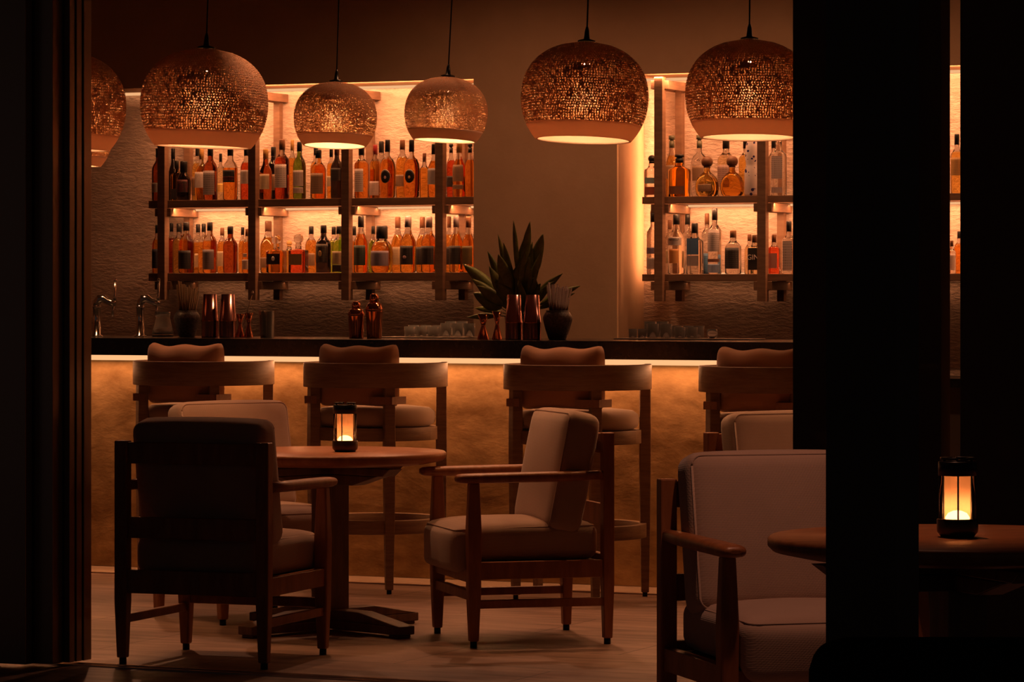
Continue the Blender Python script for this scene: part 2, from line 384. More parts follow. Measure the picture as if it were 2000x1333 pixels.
struct(MB().box(-2.2, 6.0, -0.30, 0.02, 0.0, 0.006), 'trim_1', M['pale_stone'], loc=ORG, rz=-T)
VD = -3.70                                    # the line of the sliding doors
struct(MB().box(-2.2, 6.0, VD-0.03, VD-0.022, 0, 0.006).box(-2.2, 6.0, VD+0.03, VD+0.038, 0, 0.006), 'trim_2', M['steel'], loc=ORG, rz=-T)

# sliding door leaves stacked at the left, seen edge on
def leaf(name, px_l, px_f, depth, v, part='stile'):
    u0, u1 = bu(px_l, v), bu(px_f, v)
    return struct(MB().box(u0, u1, v, v+depth, 0.012, ZC-0.05), name, M['frame'], 0.002, ORG, -T)
leaf('door_1', -260, 50, 0.042, VD-0.16)
leaf('door_2', 40, 103, 0.064, VD-0.11)
leaf('door_3', 100, 136, 0.034, VD-0.04)
leaf('door_4', 130, 150, 0.034, VD+0.0)
leaf('door_5', 148, 164, 0.050, VD+0.04)
ua, ub = bu(1548, VD), bu(1856, VD+0.10)
struct(MB().box(ua, ub, VD, VD+0.10, 0.0, ZC-0.005), 'door_6', M['black'], 0.003, ORG, -T)
struct(MB().box(bu(1875, VD), bu(1875, VD)+2.2, VD, VD+0.10, 0.0, ZC-0.005), 'door_7', M['black'], 0.003, ORG, -T)
pD = 7.0
px0 = (1612-1000)/F*pD
o = struct(MB().box(0, 0.150, 0, 0.150, 0, ZC-0.005), 'trim_3', M['black'], 0.003, (px0, pD, 0), -T)

def line_light(u0, u1, v, z, wpm, up=False, width=0.012, parent=None, tilt=0.0):
    """One LED tape or added wash light: a narrow area light lying along the bar direction, shining down or up."""
    ld = bpy.data.lights.new('led_or_wash_strip', 'AREA'); ld.shape = 'RECTANGLE'; ld.size = abs(u1-u0); ld.size_y = width
    ld.energy = wpm*abs(u1-u0); ld.color = WARM
    lo = bpy.data.objects.new('led_or_wash_strip', ld); COL.objects.link(lo)
    p = B((u0+u1)/2, v, z)
    mt = Matrix.Translation(p) @ Matrix.Rotation(-T, 4, 'Z') @ Matrix.Rotation(math.pi if up else 0.0, 4, 'X') @ Matrix.Rotation(tilt, 4, 'X')
    if parent: mt = Matrix.Rotation(T, 4, 'Z') @ Matrix.Translation(-parent.location) @ mt; lo.parent = parent
    lo.matrix_local = mt
    return lo
# ================================================================ BAR COUNTER
bar = bthing('bar_counter', 'long bar counter with mottled plaster front, black top and glowing strip under it', 'bar counter', 0, 0, 0)
U0, U1 = -2.1, bu(1720, 0)
MB().box(U0, U1, 0.0, 0.10, 0.008, 1.005).build('front_panel', M['barfront'], bar)
MB().box(U0, U1, -0.18, 0.55, 1.005, 1.085).build('countertop', M['counter'], bar, 0.003)
MB().box(U0, U1, -0.014, -0.002, 0.978, 1.004).build('led_strip', M['led_bar'], bar)
line_light(U0+.1, U1-.1, -0.065, 1.0045, W_BAR, parent=bar, tilt=-R(26))
MB().box(U0, U1, 0.12, 0.50, 0.008, 1.0).build('cabinet', M['black'], bar)

bc = bthing('filler_counter', 'dark low cabinet added along the back wall to blacken the gap between the black doors', 'cabinet', 0, 0, 0)  # invented to keep the lower part of the door gap black
MB().box(-2.1, 5.9, 1.30, 1.84, 0.0, 0.86).build('body', M['black'], bc)
MB().box(-2.1, 5.9, 1.27, 1.845, 0.86, 0.90).build('worktop', M['counter'], bc)
# ================================================================ SHELVES
VS0, VS1 = 1.90, 2.19
def shelf_unit(label, posts, px0, px1, loc_px):
    un = bu(loc_px, VS0)
    t = bthing('shelf_unit', label, 'shelf', un, 0, 0)
    u0 = bu(px0, VS0)-un; u1 = bu(px1, VS0)-un
    uz = bu((px0+px1)/2, VS0)
    zs = []
    for y0, y1 in SHY:
        za, zb = bz(y0, uz, VS0), bz(y1, uz, VS0); zs.append((zb, za))
        MB().box(u0, u1, VS0, VS1-0.02, zb, za).build('shelf_board', M['shelf_wood'], t, 0.002)
        MB().box(u0+0.02, u1, VS1-0.018, VS1-0.008, za-0.004, za+0.008).build('led_strip', M['led_shelf'], t)
    zl, zu = zs[1], zs[0]
    MB().box(u0+0.02, u1, VS1-0.03, VS1-0.012, zu[0]-0.012, zu[0]-0.001).build('led_strip', M['led_shelf'], t)
    zbot = zl[0]-0.10
    a, b = un+u0+.03, un+u1-.02
    line_light(a, b, VS1-0.045, zu[0]-0.008, W_UNDER, parent=t)
    line_light(a, b, VS1-0.014, zu[1]+0.004, W_UP, True, .010, t); line_light(a, b, VS1-0.014, zl[1]+0.004, W_UP, True, .010, t)
    line_light(a, b, VS1-0.045, zl[0]-0.008, W_ADDED_LOW, parent=t)  # added strip standing in for light spilling below the lower board
    line_light(a, b, VS0-0.03, ZS-0.012, W_ADDED_FRONT, parent=t, tilt=R(50)); line_light(a, b, VS0+0.03, zu[0]-0.006, W_ADDED_FRONT2, parent=t, tilt=R(45))  # added wash lights without fixtures, evening out the wall and bottle fronts
    for p in posts:
        c = bu(p, VS0)-un; hw = 0.0225
        MB().box(c-hw, c+hw, VS0-0.03, VS0+0.015, zbot, ZS-0.015).build('post', M['shelf_wood'], t, 0.002)
        MB().box(c-hw+0.004, c+hw-0.004, VS1-0.05, VS1-0.012, zbot, ZS-0.05).build('rear_post', M['shelf_wood'], t, 0.002)
        for z in (zl[0], zu[0], ZS-0.03):
            MB().box(c-hw-0.022, c-hw+0.002, VS0-0.02, VS1, z-0.045, z-0.002).build('bracket', M['shelf_wood'], t, 0.002)
            MB().box(c+hw-0.002, c+hw+0.022, VS0-0.005, VS1, z-0.045, z-0.002).build('bracket', M['shelf_wood'], t, 0.002)
    return zl[1], zu[1]
SHY = ((388, 403), (533, 549))
ZL_L, ZU_L = shelf_unit('oak shelf unit full of amber spirit bottles in the left niche', (320, 497, 679, 862), 290, 960, 580)
SHY = ((380, 394), (535, 549))
ZL_R, ZU_R = shelf_unit('oak shelf unit of clear and pale bottles in the right niche', (1290, 1491, 1700, 1905), 1254, 2060, 1400)
cl = struct(MB().box(-2.2, uc0, VN-0.03, VN-0.012, ZS-0.016, ZS-0.002).box(uc1, 6.0, VN-0.03, VN-0.012, ZS-0.016, ZS-0.002), 'trim_4', M['led_cove'], loc=ORG, rz=-T)

for a, b in ((bu(330, VN), uc0-.02), (uc1+.02, 5.9)): line_light(a, b, VN-0.11, ZS-0.004, W_COVE)
ld = line_light(0, 0.95, 0, 0, 2.6)             # added upright light, hidden in the niche corner to brighten the column's side
ld.location = B(uc1+0.085, VN-0.045, 1.86)
ld.rotation_mode = 'QUATERNION'
_x, _z = Vector((0, 0, 1)), Vector((CT, -ST, 0))            # its length stands upright, its face looks at the column
ld.rotation_quaternion = Matrix((_x, _z.cross(_x), _z)).transposed().to_quaternion()
# ================================================================ BOTTLES
PROF = {   # (radius share, height share) of the glass; height share where the liquid ends; neck radius share; where the cap starts
 'round':  ([(0.90, 0), (1, .02), (1, .56), (.96, .62), (.78, .68), (.48, .735), (.38, .78), (.36, .86)], .36, .83),
 'tall':   ([(0.90, 0), (1, .02), (1, .50), (.95, .56), (.74, .63), (.50, .69), (.40, .76), (.37, .84)], .38, .80),
 'slim':   ([(0.92, 0), (1, .02), (1, .62), (.93, .67), (.6, .72), (.38, .76), (.34, .86)], .37, .82),
 'flask':  ([(0.80, 0), (.92, .03), (1, .25), (1, .48), (.92, .58), (.70, .655), (.36, .70), (.26, .74), (.26, .82)], .27, .79),
 'ball':   ([(0.74, 0), (.92, .05), (1, .18), (.98, .32), (.84, .44), (.55, .54), (.30, .60), (.24, .66), (.24, .74)], .25, .71),
 'deca':   ([(0.95, 0), (1, .02), (1, .55), (.96, .58), (.35, .60), (.30, .62), (.30, .68)], .30, .66),
 'square': ([(0.95, 0), (1, .02), (1, .60), (.95, .65), (.55, .70), (.40, .74), (.36, .84)], .38, .80),
 'double': ([(0.92, 0), (1, .03), (.98, .38), (.80, .46), (.78, .50), (.92, .60), (.80, .78), (.52, .90), (.46, .97)], .46, .95),
 'wide':   ([(0.80, 0), (.93, .03), (1, .20), (1, .42), (.92, .54), (.70, .64), (.46, .69), (.44, .76)], .46, .72),
}
AMB, ORA, DRK, RED, YEL, GRN, CLR, PAL, BLK, ROS = (.86, .34, .05), (.95, .48, .08), (.42, .10, .025), (.62, .10, .03), (.93, .62, .16), (.16, .26, .035), (.95, .93, .90), (.95, .82, .55), (.03, .022, .02), (.95, .16, .06)
KB, BR, GY, GO, RD, CL = (.010, .009, .009), (.16, .07, .035), (.20, .16, .16), (.45, .25, .07), (.25, .02, .02), 'clear'
WH, CR, TN, LG, BL, BLU, TEAL, DG, NAV, LIL = (.50, .42, .38), (.50, .38, .22), (.30, .18, .10), (.36, .31, .30), (.013, .011, .012), (.07, .16, .30), (.25, .36, .36), (.02, .035, .02), (.022, .020, .035), (.22, .17, .21)
INK, INKW, INKG = (.10, .08, .075), (.085, .072, .066), (.16, .10, .045)
def bottle(shelf, row, px, wpx, top, shape, gl, cap, lab, text, fill=0.8, capk='cyl', extra=None):
    """lab = (colour, ink, z0 share, z1 share[, half angle]) or None; capk: cyl | ball | stop."""
    vv = VS0+{'f': 0.068, 'b': 0.168, 'c': 0.234}[row]
    u = bu(px, vv); D = bD(u, vv); z0 = {'UL': ZU_L, 'LL': ZL_L, 'UR': ZU_R, 'LR': ZL_R}[shelf]+0.0006
    H = bz(top, u, vv)-z0; rad = wpx*D/F/2
    sq = shape in ('square', 'deca'); n = 6.0 if sq else 2.0; sy = 1.0
    if shape == 'flask': sy = 0.6
    if shape == 'ball': sy = 0.72
    if sq: rad *= 0.95 if shape == 'deca' else 0.86; sy = 0.75
    prof, nr, cz = PROF[shape]
    t = bthing('bottle', text, 'bottle', u, vv, z0, 'bottles on the left shelves' if shelf[1] == 'L' else 'bottles on the right shelves')
    p = [(0.0, 0.0)]+[(r*rad, z*H) for r, z in prof]+[(0.0, prof[-1][1]*H)]
    zf = fill*prof[-1][1]
    # split the glass at the liquid level
    pts, mats = [p[0]], []
    for a, b in zip(p, p[1:]):
        zz = zf*H
        if a[1] < zz < b[1]:
            k = (zz-a[1])/(b[1]-a[1]); pts.append((a[0]+(b[0]-a[0])*k, zz)); mats.append(0); mats.append(1)
        else: mats.append(0 if b[1] <= zz else 1)
        pts.append(b)
    seg = 24
    if shape == 'double': body_m = [M['ceramic'], M['ceramic']]
    else: body_m = [liquid(gl), liquid(gl) if gl in (GRN, BLK, DRK) else M['clear']]
    body = MB().lathe(pts, seg, n, sy, R(7.5), mats=mats).build('bottle_body', body_m, t)
    cr = nr*rad*1.10
    cm = M['clear'] if cap == 'clear' else plain(cap)
    if capk == 'ball':
        bh = (1-cz)*H; rb = min(bh*0.5, rad*0.55)
        q = [(0, cz*H)]+[(cr, cz*H), (cr, cz*H+bh*0.28), (cr*0.7, cz*H+bh*0.32)]
        q += [(max(1e-5, rb*math.sin(math.pi*k/8)), H-rb+(-rb*math.cos(math.pi*k/8))) for k in range(2, 8)]+[(0, H)]
    elif capk == 'stop':
        q = [(0, cz*H), (cr, cz*H), (cr, (cz+.55*(1-cz))*H), (cr*.7, (cz+.56*(1-cz))*H), (cr*.7, (cz+.66*(1-cz))*H), (cr*1.15, (cz+.68*(1-cz))*H), (cr*1.15, H), (0, H)]
    else: q = [(0, cz*H), (cr*1.02, cz*H), (cr, (cz+.9*(1-cz))*H), (cr*.9, H), (0, H)]
    MB().lathe(q, 16).build('cap', cm, t)
    for L in ([lab] if lab and not isinstance(lab[0], (list,)) and not isinstance(lab[0][0], tuple) else (lab or [])):
        c, ink, a, b = L[:4]; ha = R(L[4] if len(L) > 4 else 62)
        rr = 1.012*rad; k = 8
        if sq:
            hx = rad*0.80; yy = -rad*sy*1.0-0.0012
            lo = MB().box(-hx, hx, yy, yy+0.0016, a*H, b*H).build('label', label_mat(c, ink), t)
        else:
            def rad_at(z):
                for (r0, h0), (r1, h1) in zip(prof, prof[1:]):
                    if h0 <= z <= h1: return (r0+(r1-r0)*(z-h0)/max(1e-6, h1-h0))*rad
                return rad
            zz = [a+(b-a)*i/6 for i in range(7)]
            outer = [(rad_at(z)+0.0010, z*H) for z in zz]; inner = [(rad_at(z)+0.0002, z*H) for z in zz][::-1]
            lo = MB().lathe(outer+inner+[outer[0]], 14, 2.0, sy, -math.pi/2-ha, -math.pi/2+ha).build('label', label_mat(c, ink), t)
        if extra: extra(lo, rad, H, a, b, yy if sq else -rad*sy-0.002)
    if not lab and extra: extra(t, rad, H, 0, 0, -rad*sy-0.002)
    return t
def lettering(txt, size, m, zc, hide_r=None):
    def f(parent, rad, H, a, b, y):
        cu = bpy.data.curves.new('lettering', 'FONT'); cu.body = txt; cu.size = size; cu.align_x = 'CENTER'; cu.align_y = 'CENTER'; cu.extrude = 0.0003
        tmp = bpy.data.objects.new('lettering', cu); COL.objects.link(tmp)
        dg = bpy.context.evaluated_depsgraph_get(); me = bpy.data.meshes.new_from_object(tmp.evaluated_get(dg))
        bpy.data.objects.remove(tmp)
        me.materials.clear(); me.materials.append(m)
        for v in me.vertices:               # stand the letters up and wrap them round the bottle
            x, h = v.co.x, v.co.y
            if hide_r: v.co = Vector((x, y-0.0006-v.co.z, zc*H+h))
            else:
                al = x/rad; rr = rad+0.0014+v.co.z; v.co = Vector((rr*math.sin(al), -rr*math.cos(al)*(abs(y+0.002)/rad), zc*H+h))
        o = bpy.data.objects.new('lettering', me); COL.objects.link(o); o.parent = parent
    return f
def disc_mark(m, zc, rx, rz_, then=None, name='emblem', lift=0.0006):
    """A round or oval mark lying on the curved glass."""
    def f(parent, rad, H, a, b, y):
        sy = abs(y+0.002)/rad; mb = MB(); flat = abs(y) < rad*0.9 and sy > 0.7
        for i, (k0, k1) in enumerate(((0, .5), (.5, 1))):
            pass
        rows = []
        for q in (0.001, .35, .7, 1.0):
            ring = []
            for j in range(24):
                x, z = q*rx*math.cos(j*math.pi/12), q*rz_*math.sin(j*math.pi/12)
                yy = y-0.0002 if flat else -sy*math.sqrt(max(0, rad*rad-x*x))-0.0016-lift
                ring.append(mb.bm.verts.new((x, yy-lift*flat, zc*H+z)))
            rows.append(ring)
        for r0, r1 in zip(rows, rows[1:]):
            for j in range(24): mb.face([r0[j], r0[(j+1) % 24], r1[(j+1) % 24], r1[j]], True)
        mb.face(rows[0])
        o = mb.build(name, m, parent); so = o.modifiers.new('thick', 'SOLIDIFY'); so.thickness = 0.0004
        if then: then(o, rad, H, a, b, y)
    return f
def ceramic():
    m, nt, b = new_mat('painted_ceramic'); b.inputs['Roughness'].default_value = 0.25
    tc = N(nt, 'ShaderNodeTexCoord'); vo = N(nt, 'ShaderNodeTexVoronoi', Scale=46.0); nt.links.new(tc.outputs['Object'], vo.inputs['Vector'])
    no = N(nt, 'ShaderNodeTexNoise', Scale=18.0); nt.links.new(tc.outputs['Object'], no.inputs['Vector'])
    a = N(nt, 'ShaderNodeMath', _operation='LESS_THAN'); a.inputs[1].default_value = 0.36; nt.links.new(vo.outputs['Distance'], a.inputs[0])
    g = N(nt, 'ShaderNodeMath', _operation='GREATER_THAN'); g.inputs[1].default_value = 0.50; nt.links.new(no.outputs['Fac'], g.inputs[0])
    mu = N(nt, 'ShaderNodeMath', _operation='MULTIPLY'); nt.links.new(a.outputs[0], mu.inputs[0]); nt.links.new(g.outputs[0], mu.inputs[1])
    mx = N(nt, 'ShaderNodeMixRGB'); mx.inputs[1].default_value = (.66, .60, .60, 1); mx.inputs[2].default_value = (.03, .03, .14, 1)
    nt.links.new(mu.outputs[0], mx.inputs[0]); nt.links.new(mx.outputs[0], b.inputs['Base Color']); return m
M['ceramic'] = ceramic()
INKM = plain((.72, .64, .60)); GOLDM = plain((.45, .27, .10)); RINGM = plain((.30, .22, .13)); PINKM = plain((.50, .30, .30)); NAVM = plain((.02, .025, .08)); DARKM = plain((.012, .010, .010))
b_ = bottle
# ---- left unit, upper shelf
b_('UL', 'f', 309, 25, 290, 'round', DRK, KB, (WH, INK, .16, .34), 'dark amber bottle with low white label, left of the first post, upper left shelf')
b_('UL', 'c', 338, 18, 290, 'tall', BLK, KB, None, 'thin black bottle just right of the leftmost post on the upper left shelf')
b_('UL', 'b', 345, 25, 314, 'square', ORA, KB, (BL, INKW, .05, .30), 'squat orange bottle with black stopper behind the leftmost post, upper left shelf')
b_('UL', 'f', 359, 28, 315, 'wide', BLK, KB, (BL, (.35, .03, .05), .2, .52), 'squat black decanter with a red mark on its label, upper left shelf')
b_('UL', 'c', 386, 22, 287, 'round', YEL, KB, (TN, INK, .1, .45), 'pale yellow bottle with dark cap behind the orange flask, upper left shelf')
b_('UL', 'b', 394, 30, 290, 'flask', ORA, GO, (WH, INK, .25, .55), 'bright orange flask with white label left of the dark bottle with tall grey label')
b_('UL', 'f', 411, 28, 287, 'round', DRK, KB, (LG, INK, .10, .55), 'dark red-brown bottle with tall grey label, first bay of upper left shelf')
b_('UL', 'b', 431, 15, 300, 'slim', PAL, KB, (YEL, TN, .18, .36), 'slender pale yellow bottle between the grey-labelled and black-and-red-labelled bottles')
b_('UL', 'f', 450, 29, 287, 'round', AMB, KB, [(BL, INKW, .33, .56), ((.22, .025, .02), INK, .36, .44)], 'amber bottle with black and red banded label in the first bay of the upper shelf', fill=.7)
b_('UL', 'f', 481, 23, 287, 'round', RED, KB, (WH, INK, .30, .56), 'reddish bottle with small white label half hidden by the second post, upper left shelf')
b_('UL', 'f', 519, 25, 291, 'tall', DRK, GO, (CR, INK, .20, .50), 'dark bottle with gold neck and cream label right of the second post, upper shelf')
b_('UL', 'b', 534, 25, 287, 'round', BLK, KB, (TN, INK, .18, .48), 'black bottle with brown label left of the big dark red bottle, upper left shelf')
b_('UL', 'f', 551, 29, 272, 'slim', RED, BR, (WH, INK, .19, .58), 'large dark red bottle with big square white label in the second bay of upper shelf')
b_('UL', 'b', 571, 17, 273, 'slim', ORA, GO, None, 'slim orange bottle with tall amber stopper left of the green bottle, upper left shelf')
b_('UL', 'f', 585, 25, 277, 'round', GRN, KB, [(WH, INK, .22, .50), (WH, INK, .10, .20)], 'green bottle with two-part white label and black cap, second bay of the upper shelf')
b_('UL', 'f', 622, 30, 293, 'round', AMB, KB, (TN, INK, .10, .52), 'amber bottle with tall tan label right of the green bottle on upper left shelf')
b_('UL', 'b', 617, 22, 286, 'round', ORA, KB, None, 'bottle peeking from behind the tan-labelled amber bottle, upper left shelf')
b_('UL', 'b', 647, 17, 289, 'slim', ORA, KB, (CR, INK, .25, .45), 'thin orange bottle left of the black bottle with white script, upper left shelf')
b_('UL', 'f', 658, 24, 286, 'round', BLK, BR, (BL, INKW, .34, .58), 'black bottle with white script left of the third post on upper left shelf')
b_('UL', 'f', 706, 28, 285, 'slim', AMB, KB, [(WH, INK, .12, .56, 40)], 'amber bottle with tall white label, first right of the third post on the upper shelf')
b_('UL', 'b', 733, 22, 283, 'slim', ORA, RD, (WH, INK, .06, .32), 'orange bottle with red neck foil and low white label behind the oval-labelled flask')
b_('UL', 'c', 745, 24, 276, 'tall', AMB, KB, None, 'bottle with a long black neck sleeve behind the left oval-labelled flask', fill=.6)
b_('UL', 'f', 757, 34, 273, 'flask', AMB, KB, None, 'left one of two amber flasks with black oval labels, upper left shelf', extra=disc_mark(RINGM, .37, .0285, .036, disc_mark(DARKM, .37, .026, .0335, disc_mark(PINKM, .35, .007, .008, None, 'emblem', .0014), 'label', .0010), 'label_ring'))
b_('UL', 'b', 786, 26, 273, 'round', ORA, BR, (TN, INK, .2, .4), 'orange bottle with brown cork standing between the two oval-labelled flasks')
b_('UL', 'f', 804, 34, 273, 'flask', AMB, KB, None, 'right one of two amber flasks with black oval labels, upper left shelf', extra=disc_mark(RINGM, .37, .0285, .036, disc_mark(DARKM, .37, .026, .0335, disc_mark(GOLDM, .35, .007, .008, None, 'emblem', .0014), 'label', .0010), 'label_ring'))
b_('UL', 'b', 829, 20, 299, 'square', ORA, BR, None, 'plain yellow-orange square bottle right of the oval-labelled flasks')
b_('UL', 'f', 848, 25, 281, 'tall', AMB, KB, (LG, INK, .24, .54), 'orange bottle with pale grey label half hidden by the fourth post, upper left shelf')
b_('UL', 'b', 881, 18, 281, 'round', RED, KB, (BL, INK, .2, .4), 'red bottle with black stopper just right of the fourth post, upper left shelf', capk='stop')
b_('UL', 'f', 897, 26, 277, 'tall', AMB, GO, [(TN, INK, .28, .58), (TN, INK, .14, .22)], 'copper coloured bottle with beige label in the last bay of the upper left shelf')
b_('UL', 'f', 918, 20, 281, 'round', AMB, KB, None, 'amber bottle with black stopper cut off by the plaster column, upper left shelf', capk='stop')
# ---- left unit, lower shelf
b_('LL', 'f', 307, 20, 440, 'round', ORA, KB, (NAV, INK, .10, .50), 'orange bottle with dark navy label left of the first post on the lower shelf')
b_('LL', 'c', 335, 18, 436, 'round', RED, KB, None, 'red-orange bottle behind the first post on the lower left shelf')
b_('LL', 'b', 350, 26, 437, 'round', YEL, KB, None, 'golden bottle behind the one with the black arched label, lower left shelf')
b_('LL', 'f', 364, 31, 434, 'round', AMB, KB, (BL, INKW, .08, .44), 'amber bottle with black arched label and clear neck, lower left shelf', fill=.74)
b_('LL', 'c', 387, 22, 438, 'round', ORA, KB, (CR, INK, .12, .40), 'orange bottle with cream label under the leftmost of three close black caps, lower shelf', fill=.72)
b_('LL', 'b', 398, 22, 437, 'round', ORA, KB, None, 'orange bottle in the middle of a close trio of black caps on the lower shelf', fill=.72)
b_('LL', 'f', 410, 28, 434, 'round', AMB, KB, (GY, INKW, .07, .46), 'amber bottle with grey label edged in white, right of the trio of black caps', fill=.72)
b_('LL', 'b', 434, 20, 445, 'round', ORA, BR, (CR, INK, .15, .48), 'orange bottle with brown cap and cream label left of the dark brown unlabelled bottle')
b_('LL', 'f', 450, 29, 442, 'round', DRK, KB, None, 'dark red-brown bottle without a label, first bay of the lower left shelf')
b_('LL', 'b', 474, 17, 444, 'round', ORA, KB, None, 'orange bottle with black cap behind the white-labelled bottle beside the second post')
b_('LL', 'f', 483, 20, 447, 'round', AMB, BR, [(WH, INK, .08, .30), (WH, INK, .36, .44, 25)], 'amber bottle with white label and white dot beside the second post on the lower shelf')
b_('LL', 'b', 524, 32, 432, 'tall', ORA, BR, (TN, INK, .1, .3), 'tall orange bottle with long brown neck behind the square decanter, lower left shelf')
b_('LL', 'f', 540, 38, 459, 'deca', ORA, CL, (BL, INKW, .22, .50), 'square cut decanter with black label and white emblem, second bay of the lower shelf', fill=.9, capk='ball', extra=disc_mark(INKM, .37, .009, .012))
b_('LL', 'b', 565, 24, 470, 'square', YEL, GO, None, 'small golden bottle between the two decanters on the lower left shelf', capk='ball')
b_('LL', 'f', 583, 37, 457, 'deca', ROS, CL, ((.36, .24, .10), INK, .20, .48), 'rectangular red-orange decanter with gold label and clear stopper, lower left shelf', fill=.9, capk='ball')
b_('LL', 'b', 608, 24, 442, 'round', ORA, KB, (TN, INK, .15, .42), 'orange bottle with black cap left of the black bottle with golden figure')
b_('LL', 'f', 632, 30, 440, 'round', BLK, KB, (BL, INKG, .22, .60), 'black bottle with a golden figure on it, second bay of the lower left shelf', extra=disc_mark(GOLDM, .40, .009, .016))
b_('LL', 'b', 652, 22, 443, 'round', (.40, .62, .04), KB, None, 'bright green bottle behind the cream-labelled green one, lower left shelf')
b_('LL', 'f', 662, 26, 442, 'round', (.34, .52, .04), KB, [(CR, INK, .18, .46), (BL, INK, .02, .17)], 'green bottle with cream label beside the third post on the lower left shelf')
b_('LL', 'b', 692, 18, 442, 'tall', AMB, KB, None, 'amber bottle with short black neck right of the third post, lower left shelf')
b_('LL', 'f', 705, 28, 422, 'tall', AMB, KB, (DG, INKW, .13, .48), 'tall amber bottle with dark green label and long black cap, lower left shelf')
b_('LL', 'b', 729, 19, 442, 'round', (.34, .52, .04), KB, None, 'green bottle behind the wide bottle with lilac grey label, lower left shelf')
b_('LL', 'f', 746, 44, 441, 'wide', AMB, KB, (LIL, INKW, .14, .46), 'wide round amber bottle with lilac grey label and broad black cap, lower left shelf', fill=.85)
b_('LL', 'b', 777, 26, 424, 'tall', ORA, BR, (CR, INK, .14, .46), 'orange bottle with brown capsule and cream label left of the pink flower label')
b_('LL', 'f', 797, 31, 422, 'tall', ORA, GY, (BL, INKW, .14, .47), 'amber bottle with black label showing a pink flower, third bay of the lower shelf', extra=disc_mark(PINKM, .27, .010, .008))
b_('LL', 'b', 825, 25, 424, 'tall', ORA, BR, (BL, INKW, .14, .46), 'orange bottle with brown capsule and dotted black label left of the fourth post')
b_('LL', 'f', 838, 31, 423, 'tall', AMB, GY, (BL, INKW, .14, .47), 'amber bottle with plain black label next to the fourth post on the lower left shelf')
b_('LL', 'b', 877, 20, 423, 'tall', ORA, BR, (BL, INK, .14, .46), 'orange bottle with brown capsule right of the fourth post, lower left shelf')
b_('LL', 'f', 891, 27, 422, 'tall', ORA, GY, (BL, INKW, .14, .47), 'amber bottle with dark label and grey capsule above the plant leaves')
b_('LL', 'f', 915, 24, 423, 'tall', AMB, BR, ((.16, .12, .04), INK, .14, .47), 'amber bottle with olive label against the plaster column, lower left shelf')
# ---- right unit, upper shelf
b_('UR', 'f', 1273, 31, 303, 'square', CLR, KB, [(TEAL, INK, .32, .46), ((.35, .09, .05), INK, .05, .24)], 'clear bottle with teal and red labels left of the first post, upper right shelf', fill=.9, capk='ball')
b_('UR', 'b', 1312, 26, 265, 'tall', YEL, (.10, .10, .06), (TN, INK, .30, .52), 'tall yellow bottle with olive stopper behind the squat orange bottle, upper right shelf', capk='stop')
b_('UR', 'f', 1327, 46, 302, 'square', ORA, KB, ((.20, .08, .04), INK, .06, .25), 'squat orange bottle with brown label and black stopper, upper right shelf', fill=.95, capk='stop')
b_('UR', 'b', 1366, 36, 264, 'flask', CLR, (.10, .10, .06), (TN, INK, .26, .50, 40), 'clear round-shouldered bottle with olive stopper behind the yellow round bottle', fill=.9, capk='stop')
b_('UR', 'f', 1381, 48, 305, 'ball', YEL, BR, (TN, INK, .12, .30, 35), 'round yellow bottle with brown ball stopper, upper right shelf', fill=.95, capk='ball')
b_('UR', 'b', 1418, 33, 270, 'slim', PAL, KB, ((.40, .26, .22), INK, .16, .54), 'pale gold bottle with dusty pink arched label and black cap, upper right shelf')
b_('UR', 'f', 1430, 48, 304, 'ball', ORA, BR, None, 'round bright orange bottle with brown ball stopper, upper right shelf', fill=.95, capk='ball')
b_('UR', 'b', 1457, 28, 270, 'slim', YEL, KB, None, 'golden bottle with black cap behind the white ceramic bottle, upper right shelf')
b_('UR', 'f', 1469, 31, 258, 'double', WH, WH, None, 'white ceramic bottle painted with blue flowers beside the second post, upper right shelf')
b_('UR', 'b', 1511, 22, 269, 'slim', CLR, KB, None, 'clear bottle with black cap right of the second post, upper right shelf')
b_('UR', 'f', 1521, 33, 258, 'square', CLR, CL, [(LG, INK, .26, .62), (LG, (.2, .06, .03), .04, .13)], 'clear square bottle with grey illustrated label beside the dark door column')
# ---- right unit, lower shelf
b_('LR', 'f', 1275, 24, 412, 'slim', (.90, .86, .82), KB, [(LIL, (.08, .08, .30), .32, .42), (WH, INK, .08, .26)], 'frosted clear bottle with violet mark left of the first post, lower right shelf')
b_('LR', 'b', 1308, 21, 430, 'round', CLR, BR, (CR, INK, .2, .45), 'clear bottle with small brown cork just right of the first post, lower right shelf')
b_('LR', 'f', 1321, 33, 419, 'round', CLR, KB, [(LG, INK, .48, .62, 58), ((.62, .28, .08), TN, .18, .42, 35)], 'clear bottle with white and orange label and black cap, lower right shelf', extra=None)
b_('LR', 'b', 1343, 25, 419, 'round', CLR, KB, None, 'clear bottle with black cap between the orange and the blue labels, lower right shelf')
b_('LR', 'f', 1357, 36, 436, 'square', CLR, KB, [(BLU, (.03, .05, .12), .38, .70), (LG, INK, .16, .36)], 'clear square bottle with blue square label, lower right shelf')
b_('LR', 'b', 1381, 22, 417, 'slim', (.90, .93, .95), BR, (BLU, (.12, .35, .60), .0, .34, 80), 'slender clear bottle with a blue base and brown cork, lower right shelf')
b_('LR', 'f', 1396, 27, 407, 'slim', CLR, KB, [(LG, INK, .34, .68), ((.20, .08, .05), INK, .18, .23), ((.25, .35, .55), INK, .02, .15)], 'tall clear bottle with silver label over a brown band, lower right shelf')
b_('LR', 'f', 1432, 32, 450, 'round', CLR, (.20, .10, .05), (BL, INKW, .12, .60), 'clear bottle with black tapering label and wooden cork, lower right shelf')
b_('LR', 'b', 1464, 20, 458, 'round', PAL, BR, None, 'small pale bottle with brown cap left of the black GIN label')
